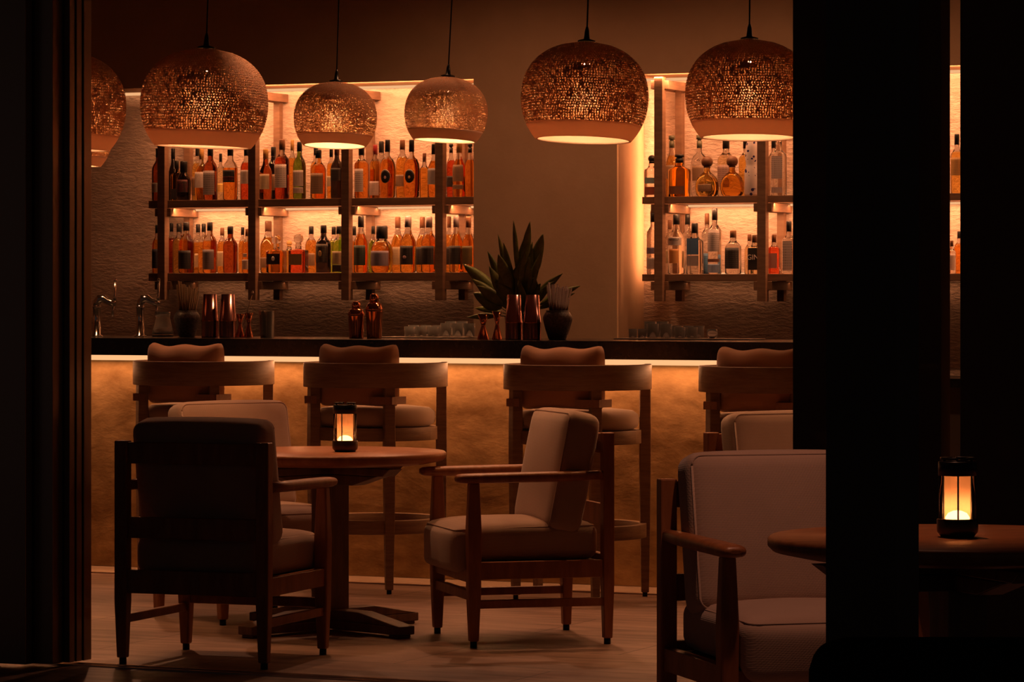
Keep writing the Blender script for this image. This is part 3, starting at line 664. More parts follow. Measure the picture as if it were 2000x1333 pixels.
b_('LR', 'f', 1474, 30, 459, 'square', PAL, (.10, .05, .03), ((.014, .012, .012), (.014, .012, .012), .10, .66), 'bottle with black label reading GIN beside the second post, lower right shelf', extra=lettering('GIN', .036, INKM, .42, True))
b_('LR', 'f', 1512, 26, 458, 'square', ROS, BR, ((.42, .20, .17), (.2, .05, .04), .14, .52), 'bright red bottle with pale pink label right of the second post, lower right shelf')
b_('LR', 'f', 1541, 29, 432, 'square', CLR, KB, (LG, INK, .06, .62), 'clear patterned bottle with tall black cap beside the dark door column')
b_('UR', 'f', 1869, 24, 262, 'slim', YEL, KB, (GO, INK, .3, .6), 'golden bottle seen through the narrow gap between the dark doors, upper right shelf')
b_('LR', 'f', 1859, 16, 470, 'slim', CLR, BR, (WH, (.3, .08, .03), .1, .6), 'pale bottle seen in the gap between the dark doors, lower right shelf')
b_('LR', 'b', 1874, 22, 452, 'round', AMB, KB, None, 'amber bottle behind the pale one in the gap between the dark doors')
# the brand-like word on the orange-and-white label
hk = [o for o in bpy.data.objects if o.name.startswith('bottle') and o.get('label', '').startswith('clear bottle with white and orange')][0]
_lb = [c for c in kids(hk) if c.name.startswith('label')][0]
_vv = VS0+0.068; _u = bu(1321, _vv)
lettering('HAKU', .019, DARKM, .575)(_lb, 33*bD(_u, _vv)/F/2, bz(419, _u, _vv)-ZL_R, 0, 0, -33*bD(_u, _vv)/F/2-0.002)

# ================================================================ PENDANT LAMPS
def pendant(label, px, D, dia, ybot, tilt, bulb, small):
    Rr = dia/2; X = (px-1000)/F*D
    zc = HC+(YH-ybot)*D/F + 0.64*Rr        # centre of the globe
    t = thing('pendant_lamp', label, 'pendant lamp', (X, D, zc), 0, 'porous globe pendants')
    t.rotation_euler = (R(tilt[0]), R(tilt[1]), random.uniform(0, 6.28) if False else 0)
    def prof(k, z0, z1, n):
        q = []
        for i in range(n+1):
            z = z0+(z1-z0)*i/n
            if z >= 0: r = max(0.0, 1-(z/0.88)**2.3)**(1/2.2)
            else: r = math.sqrt(max(0, 1-(z/1.0)**2))
            q.append((max(1e-5, r*k*Rr), z*k*Rr if z > -0.40 else z*Rr))
        return q
    zt = 0.872
    out = prof(1.0, -0.42, zt, 26)
    MB().lathe(out, 56).build('shade', M['porous_small' if small else 'porous'], t)
    mb = MB()                              # the thickness of the pores
    for q in (0.986, 0.966, 0.940): mb.lathe(prof(q, -0.42, zt, 26), 56)
    mb.build('inner_shell', M['porous_in'], t)
    o1 = prof(1.0, -0.66, -0.42, 6); i1 = [(r*0.955, z) for r, z in o1]
    MB().lathe(o1+i1[::-1]+[o1[0]], 56).build('rim_band', M['rim'], t)
    rg = 0.10*Rr; zg = 0.62*Rr             # small globe bulb high in the shade
    MB().lathe([(0, zg-rg)]+[(rg*math.sin(math.pi*k/16), zg-rg*math.cos(math.pi*k/16)) for k in range(1, 16)]+[(0, zg+rg)], 28).build('bulb', M[bulb], t)
    MB().lathe([(0, zg+rg*.98), (rg+.004, zg+rg*.98), (rg+.004, zg-rg*.85), (rg+.008, zg-rg*.85), (rg+.008, zg+rg+.004), (.018, zg+rg+.012), (.014, .80*Rr), (0, .80*Rr)], 20).build('lamp_holder', M['black_metal'], t)
    top = 0.88*Rr
    MB().lathe([(0, 0.78*Rr), (0.018, 0.78*Rr), (0.018, top), (0.034, top+0.001), (0.034, top+0.006), (0.012, top+0.012), (0.008, top+0.045), (0.004, top+0.06), (0, top+0.06)], 16).build('socket', M['black_metal'], t)
    return t, X, D, zc, top
def cord(t, X, D, zc, top):
    h = (ZC-zc)
    MB().tube([(0, 0, top+0.05), (0, 0, h-0.02)], 0.0035, 8).build('cord', M['black_metal'], t)
    MB().lathe([(0, h-0.03), (0.04, h-0.03), (0.045, h-0.004), (0, h-0.004)], 20).build('ceiling_cup', M['black_metal'], t)
DB, DS = 13.2, 16.15
for a in (('big pendant globe cut off by the left door frame, its cord out of sight', 121, 290, (0, 2)),
          ('big porous globe pendant left of the small pair, in front of dark niche wall', 399, 285, (0.0, 2.0)),
          ('big pendant globe in front of the bare plaster column', 1142, 272, (-2.5, 2.0)),
          ('big pendant globe half hidden by the black door column, in front of the right shelves', 1463, 267, (-2.0, 0.5))):
    cord(*pendant(a[0], a[1], DB, 250*DB/F, a[2], a[3], 'bulb_big', False))
for a in (('small brightly lit globe pendant, left of the pair over the bar', 655, 284, (-4.0, 1.5)),
          ('small brightly lit globe pendant, right of the pair over the bar', 871, 274, (-2.0, 3.0)),
          ('small globe pendant mostly hidden behind the big cut-off one at the left', 137, 322, (0, 2.0))):
    cord(*pendant(a[0], a[1], DS, 163*DS/F, a[2], a[3], 'bulb_small', True))

# ================================================================ BAR STOOLS
def make_stool():
    t = thing('bar_stool', '', 'bar stool')
    A = [R(90+61.5), R(90-61.5), R(90+140), R(90-140)]
    rl = 0.288
    for k, a in enumerate(A):
        x, y = rl*math.cos(a), rl*math.sin(a)
        mb = MB().post(0, 0, [(0.018, .016, .016), (0.3, .021, .021), (0.62, .024, .024), (0.93, .022, .022)])
        mb.xf(Matrix.Translation((x, y, 0)) @ Matrix.Rotation(a, 4, 'Z'))
        l = mb.build('leg', M['oak'], t, 0.003)
        MB().lathe([(0, 0), (.011, 0), (.011, .02), (0, .02)], 12, off=(x, y, 0)).build('foot_glide', M['black_metal'], l)
    MB().arcbox(0.288, 0.316, 0.885, 0.992, R(90+56), R(450-56), 44).build('back_rail', M['oak'], t, 0.003)
    MB().arcbox(0.225, 0.272, 0.655, 0.712, 0, 2*math.pi, 40).build('seat_frame', M['oak'], t, 0.002)
    MB().lathe([(0, .700), (.226, .700), (.226, .714), (0, .714)], 32).build('seat_board', M['oak'], t)
    c = [(0, .714), (.235, .714), (.256, .726), (.264, .752), (.258, .778), (.236, .794), (.15, .803), (0, .806)]
    MB().lathe(c, 40).build('seat_cushion', M['fabric_stool'], t)
    MB().arcbox(0.262, 0.294, 0.255, 0.315, 0, 2*math.pi, 44).build('foot_ring', M['oak'], t, 0.003)
    # pillow strapped inside the back rail
    mb = MB(); n = 18; W, H, TH = 0.205, 0.145, 0.062
    def pp(i, j, s):
        a, b = 2*i/n-1, 2*j/n-1
        cp = 1-0.11*(a*b)**4; x = a*W*(1-0.04*(1-b*b))*cp; z = b*H*(1-0.13*(1-a*a))*cp+0.006*math.sin(7*a+1)*(b > .5)
        th = TH*((1-a**4)*(1-b**4))**0.5*(0.9+0.1*math.sin(3*b+2*a))
        y = -0.19+0.26*a*a*W*W/0.05*0.18 + s*th
        return (x, y, 0.935+z)
    V = {}
    for s in (1, -1):
        for i in range(n+1):
            for j in range(n+1):
                edge = i in (0, n) or j in (0, n)
                if s == -1 and edge: V[s, i, j] = V[1, i, j]
                else: V[s, i, j] = mb.bm.verts.new(pp(i, j, s))
        for i in range(n):
            for j in range(n): mb.face([V[s, i, j], V[s, i+1, j], V[s, i+1, j+1], V[s, i, j+1]], True)
    pl = mb.build('pillow', M['pillow'], t)
    for a in A[2:]:
        x, y = rl*math.cos(a), rl*math.sin(a); sx = -1 if x < 0 else 1
        s = MB().box(x-0.030, x+0.030, y-0.030, y-0.026, .815, .848).box(x+sx*.026, x+sx*.030, y-0.03, y+0.10, .815, .848).box(x-0.030-(0.05 if sx > 0 else -0.0), x-0.026, y-0.03, y+0.10, .815, .848)
        s.build('strap', M['leather'], t, 0.001)
    return t
st0 = make_stool()
def stool_at(px, first=None):
    x0, y0 = 0.279, 14.72
    m = (px-1000)/F; tt = (m*y0-x0)/(CT+m*ST)
    o = st0 if first else dup(st0)
    o.location = (x0+tt*CT, y0-tt*ST, 0); o.rotation_euler = (0, 0, -T-R(1.5)); o['group'] = 'bar stools along the counter'
    return o
stool_at(398, True)['label'] = 'leftmost bar stool with brown back pillow, behind the dark front chair'
stool_at(733.5)['label'] = 'bar stool right behind the round table and its glowing lantern'
stool_at(1128)['label'] = 'bar stool behind the armchair seen in profile'
stool_at(1513)['label'] = 'rightmost bar stool, half hidden by the black door column'

# ================================================================ LOUNGE CHAIRS
HW, HD = 0.27, 0.255
def make_chair():
    t = thing('lounge_chair', '', 'armchair')
    for s in (-1, 1):
        l = MB().post(s*HW, -HD, [(0.022, .017, .016), (0.22, .024, .021), (0.78, .024, .021)]).build('leg', M['wood'], t, 0.004)
        MB().lathe([(0, 0), (.013, 0), (.013, .024), (0, .024)], 12, off=(s*HW, -HD, 0)).build('foot_glide', M['black_metal'], l)
        l = MB().post(s*HW, HD, [(0.022, .017, .017), (0.20, .024, .024), (0.42, .026, .026), (0.602, .019, .019)]).build('leg', M['wood'], t, 0.006)
        MB().lathe([(0, 0), (.013, 0), (.013, .024), (0, .024)], 12, off=(s*HW, HD, 0)).build('foot_glide', M['black_metal'], l)
        # arm: flat paddle, rounded on top and at the tip
        mb = MB(); rings = []
        for y, hw, z0, z1 in ((-HD+0.018, .020, .606, .640), (-0.10, .026, .602, .640), (0.10, .032, .600, .638), (HD, .035, .599, .636), (HD+0.040, .035, .600, .635), (HD+0.056, .033, .602, .633), (HD+0.065, .027, .607, .628), (HD+0.068, .015, .613, .622)):
            c, hh = (z0+z1)/2, (z1-z0)/2; ring = []
            for k in range(20):
                ca, sa = math.cos(k*math.pi/10), math.sin(k*math.pi/10); q = (abs(ca)**3+abs(sa)**3)**(-1/3)
                ring.append(mb.bm.verts.new((s*HW+ca*q*hw, y, c+sa*q*hh)))
            rings.append(ring)
        mb.face(rings[0][::-1]); mb.face(rings[-1])
        for r0, r1 in zip(rings, rings[1:]):
            for k in range(20): mb.face([r0[k], r0[(k+1) % 20], r1[(k+1) % 20], r1[k]], True)
        mb.build('armrest', M['wood'], t)
        MB().box(s*HW-.016, s*HW+.016, -HD+.018, HD-.022, .248, .312).build('seat_rail', M['wood'], t, 0.003)
        MB().box(s*HW-.012, s*HW+.012, -HD+.016, HD-.020, .142, .172).build('stretcher', M['wood'], t, 0.003)
    MB().box(-HW+.022, HW-.022, HD-.014, HD+.014, .170, .205).build('stretcher', M['wood'], t, 0.003)
    MB().box(-HW+.022, HW-.022, HD-.016, HD+.016, .235, .300).build('seat_rail', M['wood'], t, 0.003)
    MB().box(-HW+.022, HW-.022, -HD-.014, -HD+.014, .248, .330).build('seat_rail', M['wood'], t, 0.003)
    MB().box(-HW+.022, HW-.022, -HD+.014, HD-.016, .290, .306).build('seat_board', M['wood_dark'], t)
    for z in (.44, .70):
        MB().box(-HW+.022, HW-.022, -HD-.010, -HD+.008, z, z+.075).build('back_slat', M['wood'], t, 0.003)
    def sq(p):                               # waterfall front
        if p.y > 0.16:
            k = (p.y-0.16)/0.12
            p = Vector((p.x, p.y, p.z-(0.055*k if p.z < 0 else 0.012*k)))
        return p
    sc = MB().rbox(0, 0.045, .378, 2*HW-.058, 0.555, .138, .042, 14, (0, .010, .016), sq).build('seat_cushion', M['fabric'], t)
    tilt = R(11)
    mb = MB().rbox(0, 0, 0, 2*HW-.030, .135, .445, .040, 14, (0, .016, .008))
    mb.xf(Matrix.Translation((0, -HD+.118, .632)) @ Matrix.Rotation(tilt, 4, 'X'))
    bc = mb.build('back_cushion', M['fabric'], t)
    # piping along the seams
    w, h, r = .2433, .2108, .0283
    loop = []
    for (cx, cz, a0) in ((w-r, h-r, 0), (-w+r, h-r, 90), (-w+r, -h+r, 180), (w-r, -h+r, 270)):
        for k in range(6): a = R(a0+18*k); loop.append((cx+r*math.cos(a), .0568, cz+r*math.sin(a)))
    loop.append(loop[0])
    mb = MB().tube(loop, 0.0032, 6); mb.xf(Matrix.Translation((0, -HD+.118, .632)) @ Matrix.Rotation(tilt, 4, 'X')); mb.build('piping', M['fabric'], bc)
    loop = []
    w, d, r = .199+.0297, .2355+.0297, .0297
    for (cx, cy, a0) in ((w-r, d-r, 0), (-w+r, d-r, 90), (-w+r, -d+r, 180), (w-r, -d+r, 270)):
        for k in range(6): a = R(a0+18*k); loop.append((cx+r*math.cos(a), .045+cy+r*math.sin(a), .4355-.012*max(0, (cy+r*math.sin(a)-.16)/.12)))
    loop.append(loop[0])
    MB().tube(loop, 0.0032, 6).build('piping', M['fabric'], sc)
    return t
ch0 = make_chair()
def chair_at(x, y, hx, hy, label, first=False):
    o = ch0 if first else dup(ch0)
    o.location = (x, y, 0); o.rotation_euler = (0, 0, math.atan2(-hx, hy)); o['label'] = label; o['group'] = 'beige lounge armchairs'
    return o
chair_at(0.034, 12.94, -.964, -.265, 'armchair seen in profile, facing left to the round table, fully visible', True)
chair_at(-1.0175, 12.216, .345, .939, 'dark armchair seen from behind at the front left, beside the door frame')
chair_at(-1.05, 13.82, .57, -.82, 'armchair behind the dark front one, only its pale lit top showing')
chair_at(0.759, 9.43, .27, -.963, 'nearest armchair at the right, facing the camera with a big beige cushion')
chair_at(1.085, 12.63, .40, -.917, 'armchair behind the near right one, cut off by the black column')

# ================================================================ TABLES AND LANTERNS
def make_table(name, label, x, y, h, rad, rz):
    t = thing(name, label, 'table', (x, y, 0), rz)
    MB().lathe([(0, h-.046), (rad-.07, h-.046), (rad-.012, h-.034), (rad, h-.022), (rad, h-.006), (rad-.006, h), (0, h)], 72).build('tabletop', M['table_wood'], t)
    for k in range(2):
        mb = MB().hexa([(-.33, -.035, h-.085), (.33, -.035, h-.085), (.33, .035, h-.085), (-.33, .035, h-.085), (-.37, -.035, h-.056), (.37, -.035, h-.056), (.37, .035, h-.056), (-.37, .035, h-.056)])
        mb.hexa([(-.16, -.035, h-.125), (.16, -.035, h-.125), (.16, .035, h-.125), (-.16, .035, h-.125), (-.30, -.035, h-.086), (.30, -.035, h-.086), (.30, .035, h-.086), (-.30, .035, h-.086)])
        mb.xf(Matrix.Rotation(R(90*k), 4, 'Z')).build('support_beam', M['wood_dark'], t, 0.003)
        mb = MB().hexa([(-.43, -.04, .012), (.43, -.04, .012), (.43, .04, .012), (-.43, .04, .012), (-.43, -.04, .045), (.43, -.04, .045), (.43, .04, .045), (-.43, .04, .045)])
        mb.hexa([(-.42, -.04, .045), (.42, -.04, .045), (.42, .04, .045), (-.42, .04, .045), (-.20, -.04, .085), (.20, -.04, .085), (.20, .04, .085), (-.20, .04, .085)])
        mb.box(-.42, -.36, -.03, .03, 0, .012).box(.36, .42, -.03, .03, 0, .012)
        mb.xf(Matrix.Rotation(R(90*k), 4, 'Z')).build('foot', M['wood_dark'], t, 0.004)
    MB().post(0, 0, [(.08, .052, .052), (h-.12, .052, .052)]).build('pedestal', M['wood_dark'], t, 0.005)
    return t
TX, TY, TH = -0.697, 13.25, 0.688
make_table('round_table', 'round wooden table between the left armchairs in front of the bar', TX, TY, TH, 0.445, R(45))
RX, RY = (1872-1000)/F*8.2, 8.2
RH = HC-(1049-YH)*8.2/F
make_table('round_table', 'near round wooden table at the right, partly behind the black post', RX, RY, RH, 0.452, R(20))
def tube_glass():
    m, nt, b = new_mat('etched_glass'); b.inputs['Base Color'].default_value = (0.85, 0.55, 0.36, 1); b.inputs['Roughness'].default_value = 0.35
    tl = N(nt, 'ShaderNodeBsdfTranslucent'); tl.inputs[0].default_value = (0.9, 0.58, 0.38, 1)
    tr = N(nt, 'ShaderNodeBsdfTransparent'); tr.inputs[0].default_value = (1, .86, .74, 1)
    m1 = N(nt, 'ShaderNodeMixShader', Fac=0.6); nt.links.new(b.outputs[0], m1.inputs[1]); nt.links.new(tl.outputs[0], m1.inputs[2])
    m2 = N(nt, 'ShaderNodeMixShader', Fac=0.82); nt.links.new(m1.outputs[0], m2.inputs[1]); nt.links.new(tr.outputs[0], m2.inputs[2])
    nt.links.new(m2.outputs[0], nt.nodes['Material Output'].inputs['Surface'])
    return m
M['etched'] = tube_glass()
M['lantern_glass'] = glass('lantern_glass', (1.0, 0.97, 0.94), 0.0, 1.04)
def make_lantern(label, x, y, z, s=1.0, rz=0.0):
    t = thing('lantern', label, 'lantern', (x, y, z), rz, 'table lanterns'); t.scale = (s, s, s)
    MB().lathe([(0, 0), (.038, 0), (.048, .012), (.049, .018), (.049, .042), (.046, .044), (.033, .044), (.033, .040), (0, .040)], 36).build('base', M['brass'], t)
    MB().lathe([(0, .040), (.028, .041), (.029, .048), (.022, .058), (.010, .063), (0, .064)], 24).build('light_dome', M['flame'], t)
    MB().lathe([(.0315, .044), (.0315, .150), (.0300, .150), (.0300, .044), (.0315, .044)], 36).build('inner_tube', M['etched'], t)
    MB().lathe([(.0440, .044), (.0440, .148), (.0425, .148), (.0425, .044), (.0440, .044)], 36).build('glass_tube', M['lantern_glass'], t)
    MB().lathe([(0, .146), (.0455, .146), (.0455, .178), (.043, .180), (.030, .180), (.028, .176), (0, .176)], 36).build('cap', M['black_metal'], t)
    for k in range(3):
        a = R(-105+120*k); MB().tube([(.040*math.cos(a), .040*math.sin(a), .043), (.040*math.cos(a), .040*math.sin(a), .147)], .0022, 8).build('rod', M['black_metal'], t)
    MB().arcbox(.026, .041, .184, .189, R(100), R(255), 14).box(-.036, -.030, -.004, .004, .176, .186).build('handle_ring', M['black_metal'], t)
    MB().arcbox(.026, .041, .184, .189, R(-75), R(80), 14).box(.030, .036, -.004, .004, .176, .186).build('handle_ring', M['black_metal'], t)
    return t
LX, LY = (674-1000)/F*13.20, 13.20
make_lantern('glowing lantern in the middle of the picture on the round table before the bar', LX, LY, TH)
make_lantern('glowing lantern on the near table at the right edge', (1870-1000)/F*8.19, 8.19, RH, 1.0, R(10))

# dark tub chair at the bottom edge, seen from behind
tb = thing('tub_chair', 'black rounded tub chair back at the bottom right edge before the post', 'armchair', (0.775, 6.35, 0), 0)
MB().rbox(0, 0, .455, .46, .14, .42, .068, 12).build('backrest', M['black_fabric'], tb)
MB().rbox(0, .27, .36, .46, .46, .16, .05, 10).build('seat', M['black_fabric'], tb)
for sx in (-1, 1):
    for yy in (0.02, .44): MB().post(sx*.19, yy, [(0, .012, .012), (.30, .018, .018)]).build('leg', M['black'], tb)

# ================================================================ THINGS ON THE BAR
ZB = 1.085
def on_bar(name, label, cat, px, v, group=None, rz=0.0):
    return bthing(name, label, cat, bu(px, v), v, ZB, group, rz)
def pxm(px, v): return bD(bu(px, v), v)/F      # metres per photo pixel there
# beer taps
def make_tap(label, px):
    v = 0.22; k = pxm(px, v); t = on_bar('beer_tap', label, 'beer tap', px, v, 'beer taps', T)
    MB().lathe([(0, 0), (.030, 0), (.030, .006), (.0185, .010), (.0185, .135), (.021, .138), (.021, .146), (.016, .150), (0, .150)], 24).build('column', M['steel'], t)
    f = MB().tube([(0, 0, .145), (.002, 0, .165), (.014, -.004, .182), (.034, -.008, .182), (.052, -.012, .170), (.070, -.016, .164), (.098, -.02, .160)], [.019, .019, .020, .018, .014, .016, .013], 14).build('faucet', M['steel'], t)
    MB().tube([(.080, -.018, .160), (.078, -.02, .095)], [.008, .006], 10).build('spout', M['steel'], t)
    MB().tube([(.086, -.018, .160), (.088, -.018, .20), (.090, -.018, .265)], [.012, .006, .0065], 10).lathe([(0, 0), (.008, .003), (.009, .009), (.006, .016), (0, .018)], 12, off=(.090, -.018, .262)).build('handle', M['steel'], t)
make_tap('left chrome beer tap beside the door frame', 189)
make_tap('right chrome beer tap above the leftmost stool pillow', 274)
# hourglass-shaped glass jug beside the right tap
t = on_bar('glass_jug', 'faint flared glass jug behind the right beer tap', 'jug', 318, .36)
MB().lathe([(0, 0), (.050, 0), (.054, .010), (.044, .05), (.034, .09), (.038, .118), (.0365, .118), (.032, .09), (.042, .05), (.050, .012), (0, .012)], 28).build('body', M['thin'], t)
def make_jar(px, v, wpx, hpx, label):
    k = pxm(px, v); r, h = wpx*k/2, hpx*k
    t = on_bar('jar', label, 'jar', px, v)
    MB().lathe([(0, 0), (r*.55, 0), (r*.62, h*.05), (r*.82, h*.35), (r, h*.68), (r*.98, h*.80), (r*.84, h*.92), (r*.77, h*.95), (r*.80, h), (r*.73, h), (r*.71, h*.93), (r*.85, h*.72), (r*.5, h*.08), (0, h*.06)], 32).build('body', M['jar'], t)
    return B(bu(px, v), v, ZB), r, h
def straws(base, r, h, n, lean, L, m, label, grp):
    o0 = None
    for i in range(n):
        a = 2*math.pi*i*0.38197; q = math.sqrt((i+.5)/n); ca, sa = math.cos(a), math.sin(a)
        if o0 is None:
            mb = MB().lathe([(0, 0), (.0038, 0), (.0038, 1.0), (.0025, 1.0), (.0025, .98), (0, .98)], 8)
            o = o0 = mb.build('straw', m)
        else: o = o0.copy(); COL.objects.link(o)
        foot = Vector((r*.38*q*ca, r*.38*q*sa, h*.30)); neck = Vector((r*.62*q*ca+lean[0]*.7*h, r*.62*q*sa+lean[1]*.7*h, h))
        o.location = base+foot; o.rotation_euler = (neck-foot).to_track_quat('Z', 'Y').to_euler()
        o.scale = (1, 1, L*(1+random.uniform(-.06, .06)-lean[0]*1.6*q*ca))
        tag(o, label, 'straw', grp)
p, r, h = make_jar(365, .20, 52, 52, 'dark round jar holding pale bamboo straws at the left of the bar')
straws(p, r, h, 26, (.05, 0), .205, M['straw'], 'pale bamboo straw fanned in the dark jar at the left', 'straws in the left jar')
p, r, h = make_jar(1089, .05, 58, 58, 'dark glazed jar of straws beside the potted plant')
straws(p, r, h, 26, (.05, 0), .200, M['straw_dark'], 'dark drinking straw bunched in the glazed jar beside the plant', 'straws in the right jar')
# copper shaker tins
def tin(px, v, wpx, hpx, label, m, grp=None, name='shaker_tin'):
    k = pxm(px, v); r, h = wpx*k/2, hpx*k
    t = on_bar(name, label, 'shaker tin', px, v, grp)
    MB().lathe([(0, 0), (r*.98, 0), (r, .004), (r*1.0, h*.36), (r*1.015, h*.365), (r*1.015, h*.40), (r*.99, h*.405), (r*.80, h), (r*.77, h), (r*.9, h*.5), (r*.9, h*.1), (0, h*.1)], 32).build('body', m, t)
    MB().lathe([(r*1.0, h*.365), (r*1.03, h*.368), (r*1.03, h*.397), (r*1.0, h*.40), (r*1.0, h*.365)], 32).build('band', M['copper'], t)
tin(410, .12, 33, 85, 'left of two tall copper shaker tins beside the left straw jar', M['rose'], 'copper shaker tins')
tin(445, .12, 33, 85, 'right of two tall copper shaker tins beside the left straw jar', M['rose'], 'copper shaker tins')
tin(1004, .02, 34, 88, 'left of two tall copper shaker tins in front of the plant', M['rose'], 'copper shaker tins')
tin(1040, .02, 34, 88, 'right of two tall copper shaker tins in front of the plant', M['rose'], 'copper shaker tins')
k = pxm(522, .15)
t = on_bar('mixing_tin', 'plain steel mixing tin left of the bar middle', 'tin', 522, .15)
MB().lathe([(0, 0), (13*k, 0), (13.5*k, .003), (16*k, 52*k), (16.4*k, 53*k), (15.4*k, 53*k), (12.8*k, .008), (0, .008)], 28).build('body', M['steel'], t)
def jigger(px, v, wpx, hpx, label):
    k = pxm(px, v); r, h = wpx*k/2, hpx*k
    t = on_bar('jigger', label, 'jigger', px, v, 'copper jiggers')
    MB().lathe([(0, .002), (r*1.0, 0), (r*.98, .002), (r*.32, h*.54), (r*.34, h*.58), (r*.9, h), (r*.84, h), (r*.28, h*.6), (0, h*.6)], 20).build('body', M['copper'], t)
jigger(469, .20, 19, 46, 'slim copper jigger right of the left shaker tins, the left one of two')
jigger(486, .20, 19, 48, 'slim copper jigger beside the steel mixing tin, the right one of two')
jigger(944, .05, 25, 50, 'wide copper jigger left of the plant')
jigger(971, .05, 21, 55, 'tall copper jigger touching the tins before the plant')
t = on_bar('bar_spoon', 'thin twisted bar spoon leaning behind the copper jiggers', 'spoon', 470, .26, None, T)
MB().tube([(0, 0, 0.012), (.055, 0, .205)], .0024, 8).build('shaft', M['steel'], t); MB().lathe([(0, -.012), (.006, -.006), (.007, 0), (.005, .008), (0, .011)], 12, off=(.056, 0, .21)).build('tip', M['steel'], t)
MB().lathe([(0, 0), (.012, .002), (.013, .007), (0, .012)], 14).build('bowl', M['steel'], t)
def cobbler(px, v, wpx, hpx, label):
    k = pxm(px, v); r, h = wpx*k/2, hpx*k
    t = on_bar('cobbler_shaker', label, 'cocktail shaker', px, v, 'copper cobbler shakers')
    MB().lathe([(0, 0), (r*.82, 0), (r*.86, .004), (r*.98, h*.60), (r*1.0, h*.62), (0, h*.62)], 28).build('cup', M['copper'], t)
    MB().lathe([(r*.9, h*.615), (r*1.03, h*.62), (r*1.03, h*.66), (r*.97, h*.69), (r*.80, h*.77), (r*.52, h*.80), (0, h*.80)], 28).build('strainer', M['copper'], t)
    MB().lathe([(r*.50, h*.795), (r*.56, h*.80), (r*.52, h*.93), (r*.42, h*.985), (r*.2, h), (0, h)], 24).build('cap', M['copper'], t)
cobbler(696, .12, 33, 73, 'small copper cobbler shaker, left of the pair at the bar middle')
cobbler(731, .12, 34, 88, 'tall copper cobbler shaker, right of the pair at the bar middle')
# tumblers on a service mat
def mat_thing(label, px0, px1, v):
    u0, u1 = bu(px0, v), bu(px1, v); t = bthing('service_mat', label, 'mat', u0, v, ZB)
    MB().box(0, u1-u0, -.10, .10, 0, .006).build('mat_sheet', M['clothmat'], t, .002)
M['clothmat'] = mat('grey_mat', (.22, .17, .15), (.28, .22, .19), .7, nscale=40)
mat_thing('flat grey mat under the upturned glasses left of the plant', 752, 928, .40)
mat_thing('flat grey mat under the glasses at the right of the bar', 1215, 1480, .40)
def tumblers(spots, label, grp):
    o0 = None
    for px, v, wpx, hpx, dz in spots:
        if o0 is None:
            mb = MB().lathe([(0, 0), (.43, 0), (.45, .04), (.5, 1.0), (.465, 1.0), (.42, .10), (0, .08)], 20); t = None
            o0 = o = mb.build('tumbler', M['thin'])
        else: o = o0.copy(); COL.objects.link(o)
        k = pxm(px, v); o.scale = (wpx*k, wpx*k, hpx*k); o.location = B(bu(px, v), v, ZB+.006+dz); o.rotation_euler = (0, 0, -T)
        tag(o, label, 'glass', grp)
L1 = [(x, .35, 22, 20, 0) for x in (800, 823, 846)]+[(x, .46, 22, 22, 0) for x in (808, 832, 855)]+[(x, .36, 22, 27, 0) for x in (871, 894, 917)]+[(x, .47, 22, 30, 0) for x in (880, 903)]
tumblers(L1, 'one of the clear short tumblers crowded on the mat left of the plant', 'tumblers left of the plant')
L2 = [(x, .35, 17, 18, 0) for x in (1236, 1254)]+[(x, .36, 24, 28, 0) for x in (1275, 1301)]+[(x, .47, 24, 32, 0) for x in (1270, 1294)]+[(x, .36, 22, 22, 0) for x in (1328, 1352)]+[(x, .47, 22, 24, 0) for x in (1322, 1345, 1365)]
tumblers(L2, 'one of the clear short tumblers crowded on the mat at the right of the bar', 'tumblers at the right of the bar')
t = on_bar('rocks_glass', 'single low round glass at the right end of the tumblers', 'glass', 1391, .36)
MB().lathe([(0, .006), (.014, .006), (.022, .015), (.025, .03), (.022, .048), (.0205, .048), (.022, .03), (.018, .016), (0, .012)], 20).build('body', M['thin'], t)

# ================================================================ POTTED PLANT
pt = on_bar('potted_plant', 'potted plant with long dark green leaves behind the copper tins', 'plant', 1012, .27)
MB().lathe([(0, 0), (.045, 0), (.050, .01), (.062, .10), (.065, .105), (.058, .105), (.054, .09), (0, .09)], 28).build('pot', M['jar'], pt)
KP = pxm(1012, .27)
def leafblade(bx, bz_, tx, tz, width, ty=0.0, curl=0.05, st=0.35):
    """A blade on its stalk: from (bx,bz) to (tx,tz) in photo pixels about the plant's foot; ty tilts it in depth."""
    p0 = Vector((bx*KP, 0, bz_*KP)); p2 = Vector((tx*KP, ty, tz*KP)); d = p2-p0
    nrm = Vector((-d.z, 0, d.x)).normalized()
    if nrm.z < 0: nrm = -nrm
    p1 = (p0+p2)/2+nrm*curl*d.length
    def at(q): return p0*(1-q)**2+p1*2*q*(1-q)+p2*q*q
    tw = random.uniform(-.7, .7); mb = MB(); n = 14; rows = []
    for i in range(n+1):
        q = st+(1-st)*i/n; c = at(q); tg = (at(min(1, q+.02))-at(q-.02)).normalized()
        side = tg.cross(Vector((0.25+tw, -1, 0.45))).normalized()
        k = i/n; wd = width*KP/2*max(0.02, math.sin(math.pi*k**0.8))**0.8*(1+.06*math.sin(9*k+tw*5))
        up = side.cross(tg).normalized()
        rows.append([mb.bm.verts.new(c+side*wd*s+up*(-abs(s))*wd*0.28) for s in (-1, -.5, 0, .5, 1)])
    for r0, r1 in zip(rows, rows[1:]):
        for j in range(4): mb.face([r0[j], r0[j+1], r1[j+1], r1[j]], True)
    lf = mb.build('leaf', M['leaf'], pt)
    so = lf.modifiers.new('thick', 'SOLIDIFY'); so.thickness = 0.0012
    MB().tube([at(st*i/6) for i in range(7)], [.0032-.0002*i for i in range(7)], 6).build('stalk', M['stem'], lf)
B0 = 42
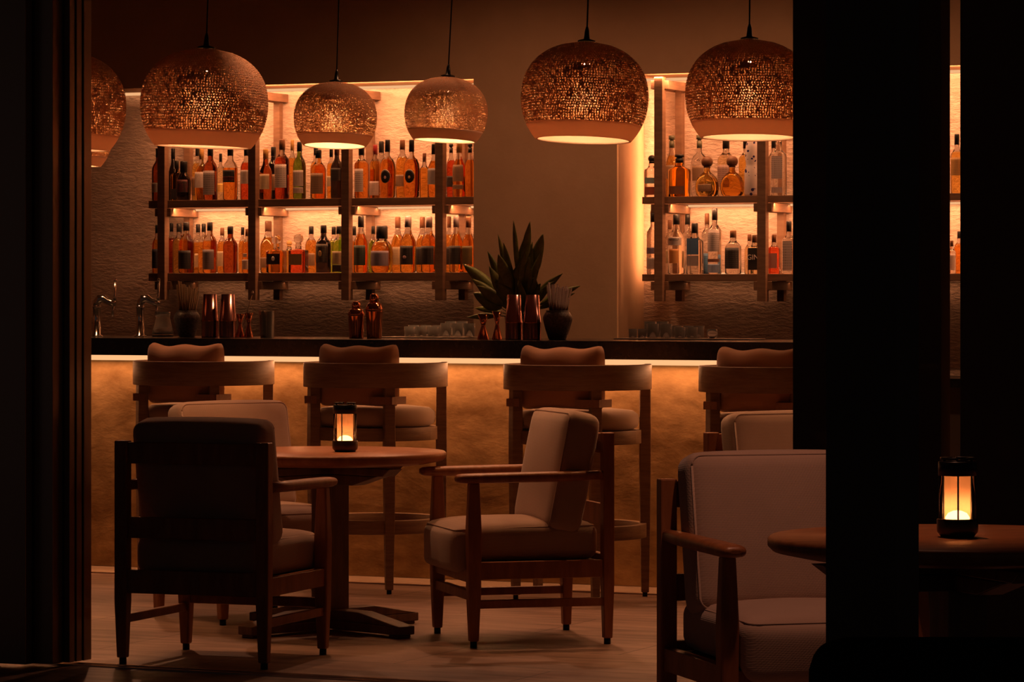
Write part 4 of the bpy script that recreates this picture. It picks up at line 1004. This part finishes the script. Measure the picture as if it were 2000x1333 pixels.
for a in ((-10, -70, 172, 22), (-8, -118, 147, 34), (-6, -96, 118, 24), (-4, -40, 205, 14), (0, -10, 232, 13), (2, 26, 230, 22), (0, 20, 190, 26), (4, 52, 205, 34),
          (4, 40, 160, 40), (6, 62, 170, 24), (-6, -30, 165, 34), (-2, 8, 165, 44), (-8, -90, 90, 40), (-8, -62, 120, 36), (8, 50, 120, 44), (8, 95, 112, 26),
          (8, 122, 104, 22), (8, 118, 90, 18), (-10, -104, 60, 20), (-10, -96, 42, 18), (-6, -30, 110, 44), (4, 20, 115, 48), (10, 70, 95, 30), (-2, -12, 135, 36),
          (-6, -22, 188, 20), (2, 12, 205, 24), (4, 34, 182, 30), (6, 44, 140, 36), (-4, -52, 142, 30), (-8, -76, 104, 30), (-6, -44, 92, 38), (6, 56, 108, 40), (2, 4, 150, 46), (-2, -26, 132, 40), (8, 84, 128, 20), (4, 24, 172, 26)):
    leafblade(a[0], B0, a[1]+random.uniform(-4, 4), a[2], a[3]*0.82, random.uniform(-.09, .06), random.uniform(.03, .12) if abs(a[1]) > 45 else .03, .32 if a[2] < 200 else .45)

# ================================================================ CEILING DOWNLIGHTS
def downlight(label, x, y, watts, cone, blend, tilt=(0, 0), c=(1.0, 0.55, 0.34)):
    t = thing('downlight', label, 'ceiling light', (x, y, ZC))
    MB().lathe([(.040, -.004), (.052, -.004), (.052, -.0005), (.040, -.0005), (.040, -.004)], 28).build('trim_ring', M['black_metal'], t)
    MB().lathe([(0, -.0015), (.039, -.0015), (.039, -.0005), (0, -.0005)], 24).build('lens', M['porcelain'], t)
    ld = bpy.data.lights.new('lamp', 'SPOT'); ld.energy = watts; o_ = t; ld.color = c; ld.spot_size = R(cone); ld.spot_blend = blend; ld.shadow_soft_size = 0.03
    lo = bpy.data.objects.new('lamp', ld); COL.objects.link(lo); lo.parent = t; lo.location = (0, 0, -.012); lo.rotation_euler = (R(tilt[0]), R(tilt[1]), 0)
downlight('recessed ceiling downlight over the near right armchair', 0.85, 8.75, 72, 60, .8, (4, 0), (1.0, .42, .25))
ROOM = (1.0, 0.42, 0.19)
for k, u in enumerate((1.45, 2.7, 3.9)):
    p = B(u, 0.75)
    downlight(('recessed ceiling downlight over the copper cobbler shakers', 'recessed ceiling downlight over the potted plant', 'recessed ceiling downlight over the right end of the bar')[k], p.x, p.y, 27, 168, .8, (0, 0), ROOM)
downlight('recessed ceiling downlight over the round table between the left armchairs', TX, TY+0.05, 62, 60, .5, (0, 0), (1.0, .395, .175))
downlight('recessed ceiling downlight in front of the cut-off armchair behind the black column', 1.40, 11.85, 75, 58, .5, (0, 0), (1.0, .40, .18))
for k, u in enumerate((0.40, 2.45)):
    p = B(u, -0.35)
    downlight(('recessed ceiling downlight above the gap between the first two bar stools, turned to the lounge', 'recessed ceiling downlight above the third bar stool from the left, turned to the lounge')[k], p.x, p.y, 80, 60, .5, (-36, 0), (1.0, .42, .22))
